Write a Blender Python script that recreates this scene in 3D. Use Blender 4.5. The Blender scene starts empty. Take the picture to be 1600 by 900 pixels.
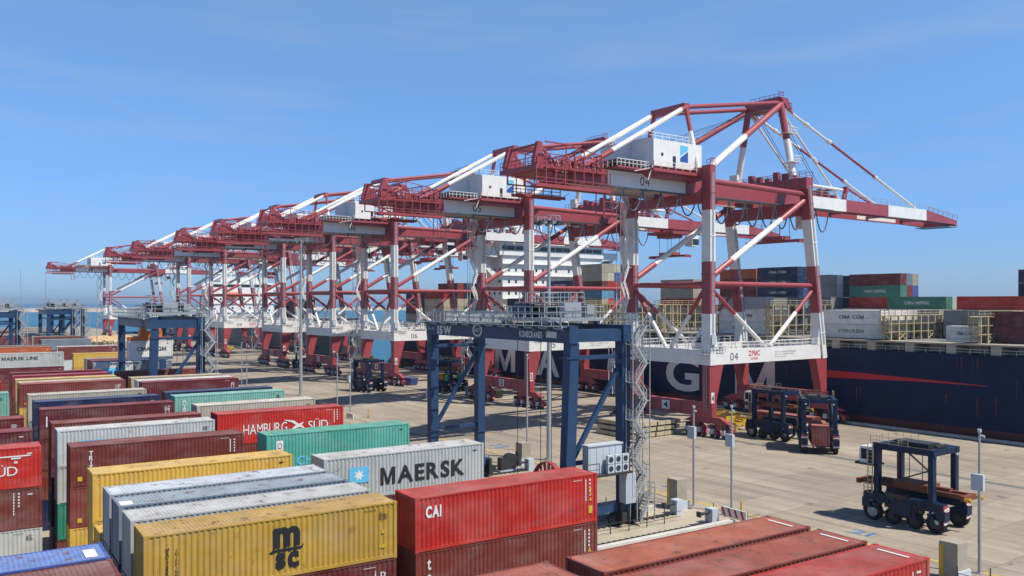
import bpy, math, random
from mathutils import Vector, Matrix
R = math.radians
random.seed(7)
sc = bpy.context.scene
COL = sc.collection

# ---------------------------------------------------------------- helpers
class MB:
    """collects boxes, bars and tubes, built as ONE mesh object"""
    def __init__(s): s.v = []; s.f = []; s.m = []
    def add(s, vs, fs, m=0):
        o = len(s.v); s.v += [tuple(p) for p in vs]
        s.f += [tuple(i + o for i in f) for f in fs]; s.m += [m] * len(fs)
    def box(s, x0, x1, y0, y1, z0, z1, m=0):
        s.add([(x0,y0,z0),(x1,y0,z0),(x1,y1,z0),(x0,y1,z0),(x0,y0,z1),(x1,y0,z1),(x1,y1,z1),(x0,y1,z1)],
              [(0,3,2,1),(4,5,6,7),(0,1,5,4),(1,2,6,5),(2,3,7,6),(3,0,4,7)], m)
    def bar(s, p, q, w, h=None, m=0, w2=None, h2=None, up=(0,0,1)):
        h = h or w; w2 = w2 or w; h2 = h2 or h
        p = Vector(p); q = Vector(q); d = (q - p).normalized(); up = Vector(up)
        if abs(d.dot(up)) > .98: up = Vector((0,1,0))
        a = d.cross(up).normalized(); b = a.cross(d).normalized()
        vs = []
        for c, ww, hh in ((p,w,h),(q,w2,h2)):
            for i, j in ((-1,-1),(1,-1),(1,1),(-1,1)): vs.append(c + a*(i*ww/2) + b*(j*hh/2))
        s.add(vs, [(0,1,2,3),(7,6,5,4),(0,4,5,1),(1,5,6,2),(2,6,7,3),(3,7,4,0)], m)
    def tube(s, p, q, r, m=0, n=10, r2=None):
        r2 = r if r2 is None else r2
        p = Vector(p); q = Vector(q); d = (q - p).normalized()
        up = Vector((0,0,1)) if abs(d.z) < .9 else Vector((0,1,0))
        a = d.cross(up).normalized(); b = a.cross(d)
        vs = []
        for c, rr in ((p,r),(q,r2)):
            for i in range(n):
                t = 2*math.pi*i/n; vs.append(c + a*(rr*math.cos(t)) + b*(rr*math.sin(t)))
        fs = [(i,(i+1)%n,n+(i+1)%n,n+i) for i in range(n)] + [tuple(range(n-1,-1,-1)), tuple(range(n,2*n))]
        s.add(vs, fs, m)
    def banded(s, p, q, stops, fn):
        """stops: [(t0,t1,mat)...]; fn(p,q,mat) draws each piece"""
        p = Vector(p); q = Vector(q)
        for a, b, m in stops: fn(p.lerp(q,a), p.lerp(q,b), m)
    def prism(s, pts, y0, y1, m=0, axis='y'):
        """pts (u,z) outline extruded along axis"""
        n = len(pts)
        mk = (lambda u,z,t: (u,t,z)) if axis == 'y' else ((lambda u,z,t: (t,u,z)) if axis == 'x' else (lambda u,z,t: (u,z,t)))
        vs = [mk(u,z,y0) for u,z in pts] + [mk(u,z,y1) for u,z in pts]
        s.add(vs, [tuple(range(n)), tuple(range(2*n-1,n-1,-1))] + [(i,n+i,n+(i+1)%n,(i+1)%n) for i in range(n)], m)
    def rail(s, pts, h=1.1, step=1.8, r=.035, m=0, mid=True):
        for a, b in zip(pts, pts[1:]):
            a = Vector(a); b = Vector(b); L = (b-a).length; k = max(1, int(L/step))
            for i in range(k+1):
                c = a.lerp(b, i/k); s.bar(c, c+Vector((0,0,h)), r*1.6, m=m)
            s.bar(a+Vector((0,0,h)), b+Vector((0,0,h)), r*2, m=m)
            if mid: s.bar(a+Vector((0,0,h*.5)), b+Vector((0,0,h*.5)), r*1.4, m=m)
    def ladder(s, a, b, side=(0,1,0), w=.5, m=0, cage=False):
        a = Vector(a); b = Vector(b); sd = Vector(side)*(w/2)
        s.bar(a-sd, b-sd, .07, m=m); s.bar(a+sd, b+sd, .07, m=m)
        k = int((b-a).length/.5)
        for i in range(k): c = a.lerp(b, i/max(k,1)); s.bar(c-sd, c+sd, .05, m=m)
    def stair(s, x0, x1, y0, y1, z0, z1, rise=2.6, m=0, land=.9):
        """zigzag flights between x0 and x1, railings both sides"""
        n = max(1, round((z1-z0)/rise)); r = (z1-z0)/n
        for i in range(n):
            za, zb = z0+i*r, z0+(i+1)*r
            xa, xb = (x0,x1) if i % 2 == 0 else (x1,x0)
            for y in (y0, y1):
                s.bar((xa,y,za),(xb,y,zb), .06, .22, m=m)
                s.bar((xa,y,za+1.0),(xb,y,zb+1.0), .06, m=m); s.bar((xa,y,za+.5),(xb,y,zb+.5), .045, m=m)
                for t in (0,.33,.66,1):
                    px = xa+(xb-xa)*t; pz = za+(zb-za)*t; s.bar((px,y,pz),(px,y,pz+1.0), .055, m=m)
            for t in range(9):
                px = xa+(xb-xa)*(t+.5)/9; pz = za+(zb-za)*(t+.5)/9
                s.box(px-.14, px+.14, y0+.04, y1-.04, pz-.02, pz+.02, m)
            sg = 1 if xb > xa else -1
            lo, hi = sorted((xb, xb+sg*land)); s.box(lo, hi, y0-.05, y1+.05, zb-.05, zb+.01, m)
            s.rail([(xb+sg*land,y0,zb),(xb+sg*land,y1,zb)], 1.0, .8, m=m)
        for x in (x0-land+.05, x1+land-.05):
            for y in (y0, y1): s.bar((x,y,z0),(x,y,z1), .08, m=m)
    def build(s, name, mats, parent=None, loc=(0,0,0), rz=0, smooth=False):
        me = bpy.data.meshes.new(name); me.from_pydata(s.v, [], s.f)
        if not isinstance(mats, (list, tuple)): mats = [mats]
        for m in mats: me.materials.append(m)
        if len(mats) > 1: me.polygons.foreach_set('material_index', s.m)
        if smooth: me.polygons.foreach_set('use_smooth', [True]*len(s.f))
        me.update()
        return link(bpy.data.objects.new(name, me), parent, loc, rz)

def link(o, parent=None, loc=(0,0,0), rz=0):
    COL.objects.link(o); o.parent = parent; o.location = loc; o.rotation_euler = (0,0,rz); return o
def empty(name, loc=(0,0,0), rz=0):
    o = bpy.data.objects.new(name, None); o.empty_display_size = .5; return link(o, None, loc, rz)
def tag(o, label, cat, group=None):
    o['label'] = label; o['category'] = cat
    if group: o['group'] = group
    return o
def struct(o, kind='structure'): o['kind'] = kind; return o
def dup(o, parent=None, loc=None, rz=None, skip=()):
    c = o.copy(); COL.objects.link(c); c.parent = parent
    if loc is not None: c.location = loc
    if rz is not None: c.rotation_euler = (0,0,rz)
    for ch in [x for x in o.children]:
        if ch.name.split('.')[0] not in skip: dup(ch, c)
    return c

TEXTS = {}; GLYPHS = {}
def glyph(ch, bold):
    """outline of one character from the built-in font, with its faces"""
    if (ch,bold) in GLYPHS: return GLYPHS[(ch,bold)]
    def get(off):
        cu = bpy.data.curves.new('lettering', 'FONT'); cu.body = ch; cu.size = 1; cu.offset = off; cu.resolution_u = 4
        o = bpy.data.objects.new('lettering', cu); COL.objects.link(o)
        me = bpy.data.meshes.new_from_object(o.evaluated_get(bpy.context.evaluated_depsgraph_get()))
        r = ([tuple(v.co) for v in me.vertices], [tuple(p.vertices) for p in me.polygons], sum(p.area for p in me.polygons))
        bpy.data.objects.remove(o); bpy.data.curves.remove(cu); bpy.data.meshes.remove(me); return r
    g0 = get(0); g = get(bold) if bold else g0
    if bold and (ch == 'M' or g[2] > g0[2]*(1+bold*60)):
        g = g0
        if ch == 'M':
            xs = [v[0] for v in g0[0]]; x0, x1, h, t = min(xs)-bold, max(xs)+bold, max(v[1] for v in g0[0])+bold, .1+bold*1.6; c = (x0+x1)/2
            pts = [(x0,-bold),(x0+t,-bold),(x0+t,h*.62),(c-t*.35,-bold),(c+t*.35,-bold),(x1-t,h*.62),(x1-t,-bold),(x1,-bold),(x1,h),(x1-t*1.15,h),(c,h*.3),(x0+t*1.15,h),(x0,h)]
            g = ([(x,y,0) for x,y in pts], [(0,1,2),(0,2,11,12),(11,2,3),(11,3,10),(3,4,10),(10,4,9),(9,4,5),(9,5,7,8),(5,6,7)], 0)
    GLYPHS[(ch,bold)] = g; return g
def text_mesh(s, bold=0.0, space=1.0, line=1.0):
    k = (s,bold,space,line)
    if k not in TEXTS:
        V, F = [], []
        for r, row in enumerate(s.split('\n')):
            x = 0.0; start = len(V)
            for ch in row:
                if ch == ' ': x += .28*space; continue
                vs, fs, _ = glyph(ch, bold); x0 = min(v[0] for v in vs); n = len(V)
                V += [(v[0]-x0+x, v[1]-r*1.0*line, 0) for v in vs]; F += [tuple(i+n for i in f) for f in fs]
                x += max(v[0] for v in vs)-x0+.085*space
            if '\n' in s:
                for i in range(start, len(V)): V[i] = (V[i][0]-x/2, V[i][1], 0)
        TEXTS[k] = (V, F)
    return TEXTS[k]
def letters(mb, s, a0, a1, z0, z1, plane, face='-y', bold=0.0, m=0, space=1.0, line=1.0, rot=0):
    """writes s into the box a0..a1 (reading direction), z0..z1; face '-y' reads along +x, '-x' reads along -y"""
    vs, fs = text_mesh(s, bold, space, line)
    if rot: vs = [(-y,x,0) for x,y,_ in vs] if rot > 0 else [(y,-x,0) for x,y,_ in vs]
    xs = [v[0] for v in vs]; ys = [v[1] for v in vs]
    x0,x1,y0,y1 = min(xs),max(xs),min(ys),max(ys)
    out = []
    for x,y,_ in vs:
        t = a0 + (x-x0)/(x1-x0+1e-9)*(a1-a0); z = z0 + (y-y0)/(y1-y0+1e-9)*(z1-z0)
        out.append((t,plane,z) if face == '-y' else (plane,t,z))
    mb.add(out, fs, m)
def flat(mb, pts, plane, face='-y', m=0):
    mb.add([(t,plane,z) if face == '-y' else (plane,t,z) for t,z in pts], [tuple(range(len(pts)))], m)

# ---------------------------------------------------------------- materials
def new_mat(name):
    m = bpy.data.materials.new(name); m.use_nodes = True; nt = m.node_tree
    return m, nt, nt.nodes['Principled BSDF']
def N(nt, t, **kw):
    n = nt.nodes.new(t)
    for k, v in kw.items():
        if k in n.inputs: n.inputs[k].default_value = v
        else: setattr(n, k, v)
    return n
def mixc(nt, fac, a, b, mode='MIX'):
    n = nt.nodes.new('ShaderNodeMix'); n.data_type = 'RGBA'; n.blend_type = mode
    for i, v in ((0,fac),(6,a),(7,b)):
        if hasattr(v, 'is_output'): nt.links.new(v, n.inputs[i])
        else: n.inputs[i].default_value = v if i == 0 or len(v) == 4 else (*v,1)
    return n.outputs[2]
def ramp(nt, src, stops):
    r = nt.nodes.new('ShaderNodeValToRGB'); e = r.color_ramp.elements
    e[0].position, e[0].color = stops[0][0], (*[stops[0][1]]*3,1); e[1].position, e[1].color = stops[-1][0], (*[stops[-1][1]]*3,1)
    for p, c in stops[1:-1]: x = e.new(p); x.color = (c,c,c,1)
    nt.links.new(src, r.inputs[0]); return r.outputs[0]
def noise(nt, scale, detail=4, sc3=None, off=None, rough=.6):
    tc = nt.nodes.new('ShaderNodeTexCoord'); v = tc.outputs['Object']
    mp = nt.nodes.new('ShaderNodeMapping'); nt.links.new(v, mp.inputs[0])
    if sc3: mp.inputs['Scale'].default_value = sc3
    if off is not None: nt.links.new(off, mp.inputs['Location'])
    n = N(nt, 'ShaderNodeTexNoise', Scale=scale, Detail=detail, Roughness=rough); nt.links.new(mp.outputs[0], n.inputs['Vector'])
    return n.outputs['Fac']
def paint(name, col, rough=.45, dirt=.25, rust=0.0, metal=0.0, per_object=False, scale=1.0, spec=.5):
    m, nt, b = new_mat(name)
    oi = nt.nodes.new('ShaderNodeObjectInfo')
    mul = N(nt, 'ShaderNodeMath', operation='MULTIPLY'); nt.links.new(oi.outputs['Random'], mul.inputs[0]); mul.inputs[1].default_value = 60
    base = oi.outputs['Color'] if per_object else (*col,1)
    d = ramp(nt, noise(nt, .5*scale, 5, off=mul.outputs[0]), [(.35,0),(.75,1)])
    dk = mixc(nt, 1.0, base, (.62,.6,.56), 'MULTIPLY')
    f = N(nt, 'ShaderNodeMath', operation='MULTIPLY'); nt.links.new(d, f.inputs[0]); f.inputs[1].default_value = dirt*2
    c = mixc(nt, f.outputs[0], base, dk)
    st = ramp(nt, noise(nt, 2.2*scale, 3, (1,1,.08), off=mul.outputs[0]), [(.5,0),(.8,1)])
    f2 = N(nt, 'ShaderNodeMath', operation='MULTIPLY'); nt.links.new(st, f2.inputs[0]); f2.inputs[1].default_value = dirt*1.3
    c = mixc(nt, f2.outputs[0], c, dk)
    if rust:
        rr = ramp(nt, noise(nt, 1.6*scale, 8, off=mul.outputs[0], rough=.7), [(.66-.12*rust,0),(.74-.08*rust,1)])
        c = mixc(nt, rr, c, (.13,.055,.03))
    nt.links.new(c, b.inputs['Base Color']); b.inputs['Roughness'].default_value = rough; b.inputs['Metallic'].default_value = metal; b.inputs['Specular IOR Level'].default_value = spec
    return m
M = {}
M['cont'] = paint('container_paint', (1,1,1), .5, .32, .5, per_object=True)
def weather(m):
    nt = m.node_tree; b = nt.nodes['Principled BSDF']; src = b.inputs['Base Color'].links[0].from_socket
    oi = nt.nodes.new('ShaderNodeObjectInfo'); mu = N(nt, 'ShaderNodeMath', operation='MULTIPLY'); nt.links.new(oi.outputs['Random'], mu.inputs[0]); mu.inputs[1].default_value = 91
    off = mu.outputs[0]
    c = mixc(nt, ramp(nt, noise(nt, .55, 3, (.7,1,1.6), off), [(.45,0),(.75,.16)]), src, (.45,.42,.39))           # faded, chalky patches
    c = mixc(nt, ramp(nt, noise(nt, 3.4, 6, (1,1,.045), off, .7), [(.61,0),(.7,.45)]), c, (.12,.05,.028))        # rust runs
    c = mixc(nt, ramp(nt, noise(nt, 2.0, 5, (.06,1,2.2), off, .75), [(.67,0),(.71,.35)]), c, (.42,.39,.36))       # long scrapes
    c = mixc(nt, ramp(nt, noise(nt, 7.0, 4, None, off, .8), [(.7,0),(.74,.8)]), c, (.1,.05,.03))
    nt.links.new(c, b.inputs['Base Color'])
    bp = N(nt, 'ShaderNodeBump', Strength=.35, Distance=.05); nt.links.new(noise(nt, 1.1, 3, None, off), bp.inputs['Height']); nt.links.new(bp.outputs[0], b.inputs['Normal'])
weather(M['cont'])
M['roof'] = paint('container_roof_paint', (1,1,1), .65, .5, .9, per_object=True); weather(M['roof'])
M['red'] = paint('crane_red', (.32,.056,.066), .45, .22, .12)
M['white'] = paint('crane_white', (.74,.73,.7), .45, .16, .08)
M['navy'] = paint('gantry_navy', (.022,.055,.125), .4, .2, spec=.35)
M['carrier'] = paint('carrier_navy', (.008,.022,.062), .4, .3, spec=.3)
M['hull'] = paint('hull_navy', (.008,.017,.066), .6, .5, scale=.35, spec=.2)
M['antifoul'] = paint('hull_red', (.11,.012,.014), .5, .3, scale=.1)
M['greyhull'] = paint('hull_grey', (.07,.08,.075), .5, .3, scale=.1)
M['shipwhite'] = paint('ship_white', (.72,.73,.72), .5, .15)
M['shipgrey'] = paint('ship_deck_grey', (.2,.21,.2), .6, .4)
M['cream'] = paint('lashing_cream', (.5,.42,.26), .6, .45, .4)
M['galv'] = paint('galvanised', (.38,.4,.41), .45, .2, metal=.3)
M['lightgrey'] = paint('light_grey_steel', (.45,.5,.55), .5, .15)
M['dark'] = paint('dark_steel', (.03,.03,.033), .5, .3)
M['rubber'] = paint('tyre_rubber', (.014,.014,.014), .85, .3)
M['black'] = paint('black_paint', (.012,.012,.014), .55, .1)
M['yellow'] = paint('yellow_paint', (.6,.38,.03), .5, .25)
M['orange'] = paint('orange_paint', (.6,.16,.02), .5, .2)
M['rustbrown'] = paint('rusty_spreader', (.2,.06,.03), .6, .4, .4)
M['letwhite'] = paint('lettering_white', (.72,.72,.7), .6, .2)
M['letgrey'] = paint('lettering_grey', (.68,.67,.65), .6, .3, scale=.2)
M['letred'] = paint('lettering_red', (.5,.02,.02), .6, .1)
M['letblack'] = paint('lettering_black', (.015,.016,.02), .6, .1)
M['skyblue'] = paint('lettering_light_blue', (.12,.48,.72), .5, .15)
M['deepblue'] = paint('lettering_deep_blue', (.02,.09,.32), .5, .1)
M['letgreen'] = paint('lettering_green', (.02,.22,.12), .5, .1)
M['glass'] = paint('dark_glass', (.02,.025,.03), .08, .05)
M['concrete'] = paint('concrete_block', (.36,.32,.26), .85, .4)
M['kerb'] = paint('pale_kerb', (.55,.53,.48), .8, .3)
M['beige2'] = paint('rail_beam_beige', (.42,.37,.28), .6, .3)
M['cable'] = paint('festoon_cable', (.05,.07,.1), .6, .1)
M['green'] = paint('green_paint', (.05,.35,.1), .5, .2)
M['lineyellow'] = paint('line_yellow', (.52,.37,.07), .85, .6, .5, scale=1.5)
M['lineblue'] = paint('line_blue', (.09,.2,.4), .85, .9, .9, scale=1.5)
M['linewhite'] = paint('line_white', (.6,.6,.57), .8, .4, scale=2)

def ground_mat():
    m, nt, b = new_mat('concrete_apron')
    n1 = noise(nt, .03, 6); n2 = noise(nt, .25, 6, (1,.25,1)); n3 = noise(nt, 3.0, 4); n4 = noise(nt, .5, 5, (1,.04,1))
    c = mixc(nt, ramp(nt, n1, [(.3,0),(.7,1)]), (.275,.226,.165), (.395,.334,.252))
    c = mixc(nt, ramp(nt, n2, [(.42,0),(.75,.75)]), c, (.18,.15,.115))
    c = mixc(nt, ramp(nt, n4, [(.5,0),(.66,.6)]), c, (.15,.13,.105))
    c = mixc(nt, ramp(nt, noise(nt, 1.3, 4, (1,.02,1)), [(.56,0),(.64,.5)]), c, (.1,.088,.075))
    c = mixc(nt, ramp(nt, noise(nt, .9, 4, (.03,1,1)), [(.6,0),(.68,.3)]), c, (.13,.115,.1))
    c = mixc(nt, ramp(nt, n3, [(.3,0),(.7,.2)]), c, (.45,.4,.34))
    c = mixc(nt, ramp(nt, noise(nt, .12, 8, rough=.75), [(.55,0),(.62,.45)]), c, (.2,.168,.13))
    tc = nt.nodes.new('ShaderNodeTexCoord')
    br = N(nt, 'ShaderNodeTexBrick', offset=0.0); br.inputs['Scale'].default_value = 1; br.inputs['Mortar Size'].default_value = .05
    br.inputs['Brick Width'].default_value = 7.5; br.inputs['Row Height'].default_value = 5.5
    br.inputs['Color1'].default_value = (1,1,1,1); br.inputs['Color2'].default_value = (.82,.81,.8,1); br.inputs['Mortar'].default_value = (.6,.58,.55,1)
    nt.links.new(tc.outputs['Object'], br.inputs['Vector'])
    c = mixc(nt, 1.0, c, br.outputs['Color'], 'MULTIPLY')
    st = ramp(nt, noise(nt, .35, 3, rough=.4), [(.68,0),(.74,.85)])
    c = mixc(nt, st, c, (.12,.1,.08))
    nt.links.new(c, b.inputs['Base Color']); b.inputs['Roughness'].default_value = .85
    return m
def sea_mat():
    m, nt, b = new_mat('sea_water')
    c = mixc(nt, ramp(nt, noise(nt, .004, 3), [(.35,0),(.65,1)]), (.012,.085,.14), (.02,.13,.19))
    nt.links.new(c, b.inputs['Base Color']); b.inputs['Roughness'].default_value = .35
    bp = N(nt, 'ShaderNodeBump', Strength=.6, Distance=.4); nt.links.new(noise(nt, .25, 5), bp.inputs['Height']); nt.links.new(bp.outputs[0], b.inputs['Normal'])
    return m
def earth_mat(name, a, b_, s):
    m, nt, b = new_mat(name)
    c = mixc(nt, ramp(nt, noise(nt, s, 6), [(.35,0),(.65,1)]), a, b_); nt.links.new(c, b.inputs['Base Color']); b.inputs['Roughness'].default_value = .95
    return m
M['ground'] = ground_mat(); M['sea'] = sea_mat()
M['rock'] = earth_mat('breakwater_rock', (.25,.21,.17), (.42,.37,.31), .05)
M['sand'] = earth_mat('sand', (.4,.24,.11), (.5,.36,.22), .3)
M['scrub'] = earth_mat('scrub_leaves', (.05,.07,.03), (.11,.12,.05), .6)

# ---------------------------------------------------------------- frames of reference
YA = R(-3.0)                                  # the yard grid is turned 3 degrees from the quay
def yard(x, y, z=0.0): return (x*math.cos(YA)-y*math.sin(YA), x*math.sin(YA)+y*math.cos(YA), z)

# ---------------------------------------------------------------- ground, sea, sky, light
g = MB(); g.box(-600, 140.5, -150, 850, -3, 0); struct(g.build('ground', M['ground']))
s = MB(); s.box(-9000, 9000, -3000, 16000, -12, -2.2); struct(s.build('sea', M['sea']))
def ridge(name, p, q, w, h, mat, n, seed):
    rnd = random.Random(seed); mb = MB(); p = Vector(p); q = Vector(q); d = (q-p).normalized(); a = Vector((-d.y,d.x,0))
    prof = [(-1,0),(-.55,.7),(-.2,1),(.2,1),(.55,.7),(1,0)]; vs = []
    for i in range(n+1):
        c = p.lerp(q, i/n); k = .8+.4*rnd.random()
        for u, z in prof: vs.append(c + a*(u*w*(.85+.3*rnd.random())) + Vector((0,0,z*h*k)))
    fs = [(i*6+j, i*6+j+1, i*6+j+7, i*6+j+6) for i in range(n) for j in range(5)]
    mb.add(vs, fs); return mb.build(name, mat)
struct(ridge('breakwater', (-1500,2500,-2.6), (1500,2250,-2.6), 30, 10, M['rock'], 200, 3))
struct(ridge('sand_bank', (55,470,-.05), (110,520,-.05), 9, 3.2, M['sand'], 24, 5))
sb = MB(); rnd = random.Random(4)
for i in range(1400):
    t = rnd.random(); c = Vector((48+45*t+rnd.gauss(0,4), 420+70*t+rnd.gauss(0,6), 0)); z = abs(rnd.gauss(0,.9)); r = .25+.35*rnd.random()
    d1 = Vector((rnd.gauss(0,1),rnd.gauss(0,1),rnd.gauss(0,1))).normalized()*r; d2 = Vector((rnd.gauss(0,1),rnd.gauss(0,1),rnd.gauss(0,1))).normalized()*r
    c.z = z; sb.add([c-d1,c+d2,c+d1,c-d2], [(0,1,2,3)])
so = sb.build('scrub', M['scrub']); so['kind'] = 'stuff'; tag(so, 'dry green scrub growing below the sand bank at the far end of the yard', 'scrub')

w = bpy.data.worlds.new('World'); sc.world = w; w.use_nodes = True; nt = w.node_tree
bg = nt.nodes['Background']; sky = nt.nodes.new('ShaderNodeTexSky'); sky.sky_type = 'NISHITA'; sky.sun_disc = False
SUN = Vector((.26,-.47,.84)).normalized()                   # towards the sun
sky.sun_elevation = math.asin(SUN.z); sky.sun_rotation = math.atan2(SUN.x, SUN.y)
sky.altitude = 0; sky.air_density = 1.0; sky.dust_density = .35; sky.ozone_density = 2.2
tc = nt.nodes.new('ShaderNodeTexCoord'); mp = nt.nodes.new('ShaderNodeMapping'); mp.inputs['Scale'].default_value = (1.1,1.1,9); mp.inputs['Rotation'].default_value = (.12,.1,0)
nt.links.new(tc.outputs['Generated'], mp.inputs[0])
nz = N(nt, 'ShaderNodeTexNoise', Scale=2.2, Detail=7, Roughness=.58); nt.links.new(mp.outputs[0], nz.inputs['Vector'])
rp = ramp(nt, nz.outputs['Fac'], [(.48,0),(.78,.34)])
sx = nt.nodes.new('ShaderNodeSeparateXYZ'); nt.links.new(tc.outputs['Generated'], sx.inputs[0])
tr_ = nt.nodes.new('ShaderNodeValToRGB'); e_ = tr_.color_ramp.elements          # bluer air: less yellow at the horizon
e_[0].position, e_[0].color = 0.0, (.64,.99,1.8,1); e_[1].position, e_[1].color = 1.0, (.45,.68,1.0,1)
for p_, c_ in ((.06,(.66,1.02,1.76,1)),(.2,(.98,1.38,1.9,1)),(.36,(1.4,1.78,2.05,1)),(.6,(.8,1.1,1.4,1))): x_ = e_.new(p_); x_.color = c_  # sky overhead, out of view, dimmed to cut fill light on shaded faces
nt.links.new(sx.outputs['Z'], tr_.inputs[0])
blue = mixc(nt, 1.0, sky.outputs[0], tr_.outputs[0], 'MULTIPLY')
cl = mixc(nt, rp, blue, (5.0,6.2,8.0))
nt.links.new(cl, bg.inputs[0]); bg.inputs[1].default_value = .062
sl = bpy.data.lights.new('sun', 'SUN'); sl.energy = 4.6; sl.angle = R(.5); sl.color = (1,.94,.84)
so = bpy.data.objects.new('sun', sl); link(so); so.rotation_euler = (-SUN).to_track_quat('-Z','Y').to_euler(); so.location = (0,0,200)

cam = bpy.data.cameras.new('camera'); cam.sensor_width = 36; cam.lens = 1330/1600*36; cam.shift_y = 22/1600
cam.clip_start = .5; cam.clip_end = 40000
co = bpy.data.objects.new('camera', cam); link(co, None, (0,0,21.9)); TH = math.atan(978/1330); co.rotation_euler = (R(90),0,-TH)
sc.camera = co
sc.view_settings.view_transform = 'Standard'; sc.view_settings.look = 'None'; sc.view_settings.exposure = .42; sc.view_settings.gamma = 1

# painted markings on the apron
def strip(name, pts, z, mat):
    mb = MB(); mb.add([(*p,z) for p in pts], [tuple(range(len(pts)))]); return struct(mb.build(name, mat))
for y0, y1 in ((-20,33),(34,74),(78,145),(150,230)):
    strip('lane_line', [(71.35,y0),(71.8,y0),(71.8,y1),(71.35,y1)], .004, M['lineyellow'])
def ground_text(s_, x0, x1, y0, y1, mat):
    vs, fs = text_mesh(s_, .03); xs=[v[0] for v in vs]; ys=[v[1] for v in vs]
    mb = MB(); mb.add([(x0+(b-min(ys))/(max(ys)-min(ys))*(x1-x0), y1-(a-min(xs))/(max(xs)-min(xs))*(y1-y0), .005) for a,b,_ in vs], fs); return struct(mb.build('lane_number', mat))
ground_text('22', 74.2, 75.9, 68.6, 71.2, M['lineblue']); ground_text('21', 73.8, 75.4, 44.3, 46.6, M['lineblue']); ground_text('23', 74.0, 76.5, 104, 107.5, M['lineblue'])
for x in (107.6,108.4,138.1,138.9): strip('crane_rail', [(x-.09,-60),(x+.09,-60),(x+.09,640),(x-.09,640)], .006, M['dark'])
for x0, x1 in ((107.69,108.31),(138.19,138.81)): strip('rail_bed', [(x0,-60),(x1,-60),(x1,640),(x0,640)], .004, M['shipgrey'])
q = MB(); q.box(139.7,140.5,-150,640,.0,.35); struct(q.build('quay_kerb', M['kerb']))

# ---------------------------------------------------------------- containers
CL, CW, CH, PITCH = 12.192, 2.438, 2.896, 2.906
def wave(mb, L, n, z0, z1, plane, depth, put, inv=False):
    """trapezoid corrugation over length L, put(t, d, z) gives the point"""
    p = L/n; ts = []
    for i in range(n):
        a = i*p; ts += [(a,0),(a+.26*p,0),(a+.5*p,depth),(a+.76*p,depth)]
    ts.append((L,0)); vs = []
    for t, d in ts: vs += [put(t,d,z0), put(t,d,z1)]
    k = len(ts); fs = []
    for i in range(k-1):
        f = (2*i,2*i+2,2*i+3,2*i+1); fs.append(f[::-1] if inv else f)
    mb.add(vs, fs)
CM = {}
def container_meshes(L, H=CH):
    if (L,H) in CM: return CM[(L,H)]
    n = round(L/.277); W = CW
    b = MB()
    for x in (0, L-.17):
        for y in (0, W-.16): b.box(x, x+.17, y, y+.16, .12, H-.12)
        for y in (0, W-.17):
            for z in (0, H-.12): b.box(x-.004, x+.178, y-.004, y+.174, z, z+.12)
        b.box(x+.02, x+.15, .17, W-.17, .03, .17); b.box(x+.02, x+.15, .17, W-.17, H-.12, H-.02)
    for y in (.01, W-.08):
        b.box(.178, L-.178, y, y+.07, .03, .19); b.box(.178, L-.178, y, y+.07, H-.09, H-.015)
    wave(b, L-.34, n, .19, H-.09, 0, .036, lambda t,d,z: (.17+t, .022+d, z))
    wave(b, L-.34, n, .19, H-.09, 0, .036, lambda t,d,z: (.17+t, W-.022-d, z), True)
    wave(b, W-.32, 9, .17, H-.12, 0, .036, lambda t,d,z: (.03+d, .16+t, z), True)
    b.add([(.17,.08,.16),(L-.17,.08,.16),(L-.17,W-.08,.16),(.17,W-.08,.16)], [(3,2,1,0)])
    r = MB()
    r.box(.03, .62, .075, W-.075, H-.05, H-.022); r.box(L-.62, L-.03, .075, W-.075, H-.05, H-.022)
    wave(r, L-1.24, round(L/.2), .075, W-.075, 0, .02, lambda t,d,y: (.62+t, y, H-.026-d))
    d = MB()
    for k in (0, 1):
        y0 = .17+k*(W/2-.16); d.box(L-.05, L-.012, y0, y0+W/2-.185, .18, H-.13)
        for q_ in (.25,.75):
            yy = y0+(W/2-.185)*q_; d.tube((L+.012,yy,.1),(L+.012,yy,H-.08), .022, n=6)
            d.box(L-.01, L+.02, yy-.01, yy+.3, 1.15, 1.19)
        for z in (.4,1.0,1.7,2.3): d.box(L-.012, L-.002, y0, y0+W/2-.185, z, z+.05)
    out = []
    for mb, nm, mt in ((b,'body',M['cont']),(r,'roof',M['roof']),(d,'door',M['cont'])):
        me = bpy.data.meshes.new(nm); me.from_pydata(mb.v, [], mb.f); me.materials.append(mt); me.update(); out.append(me)
    CM[(L,H)] = out; return out
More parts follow.
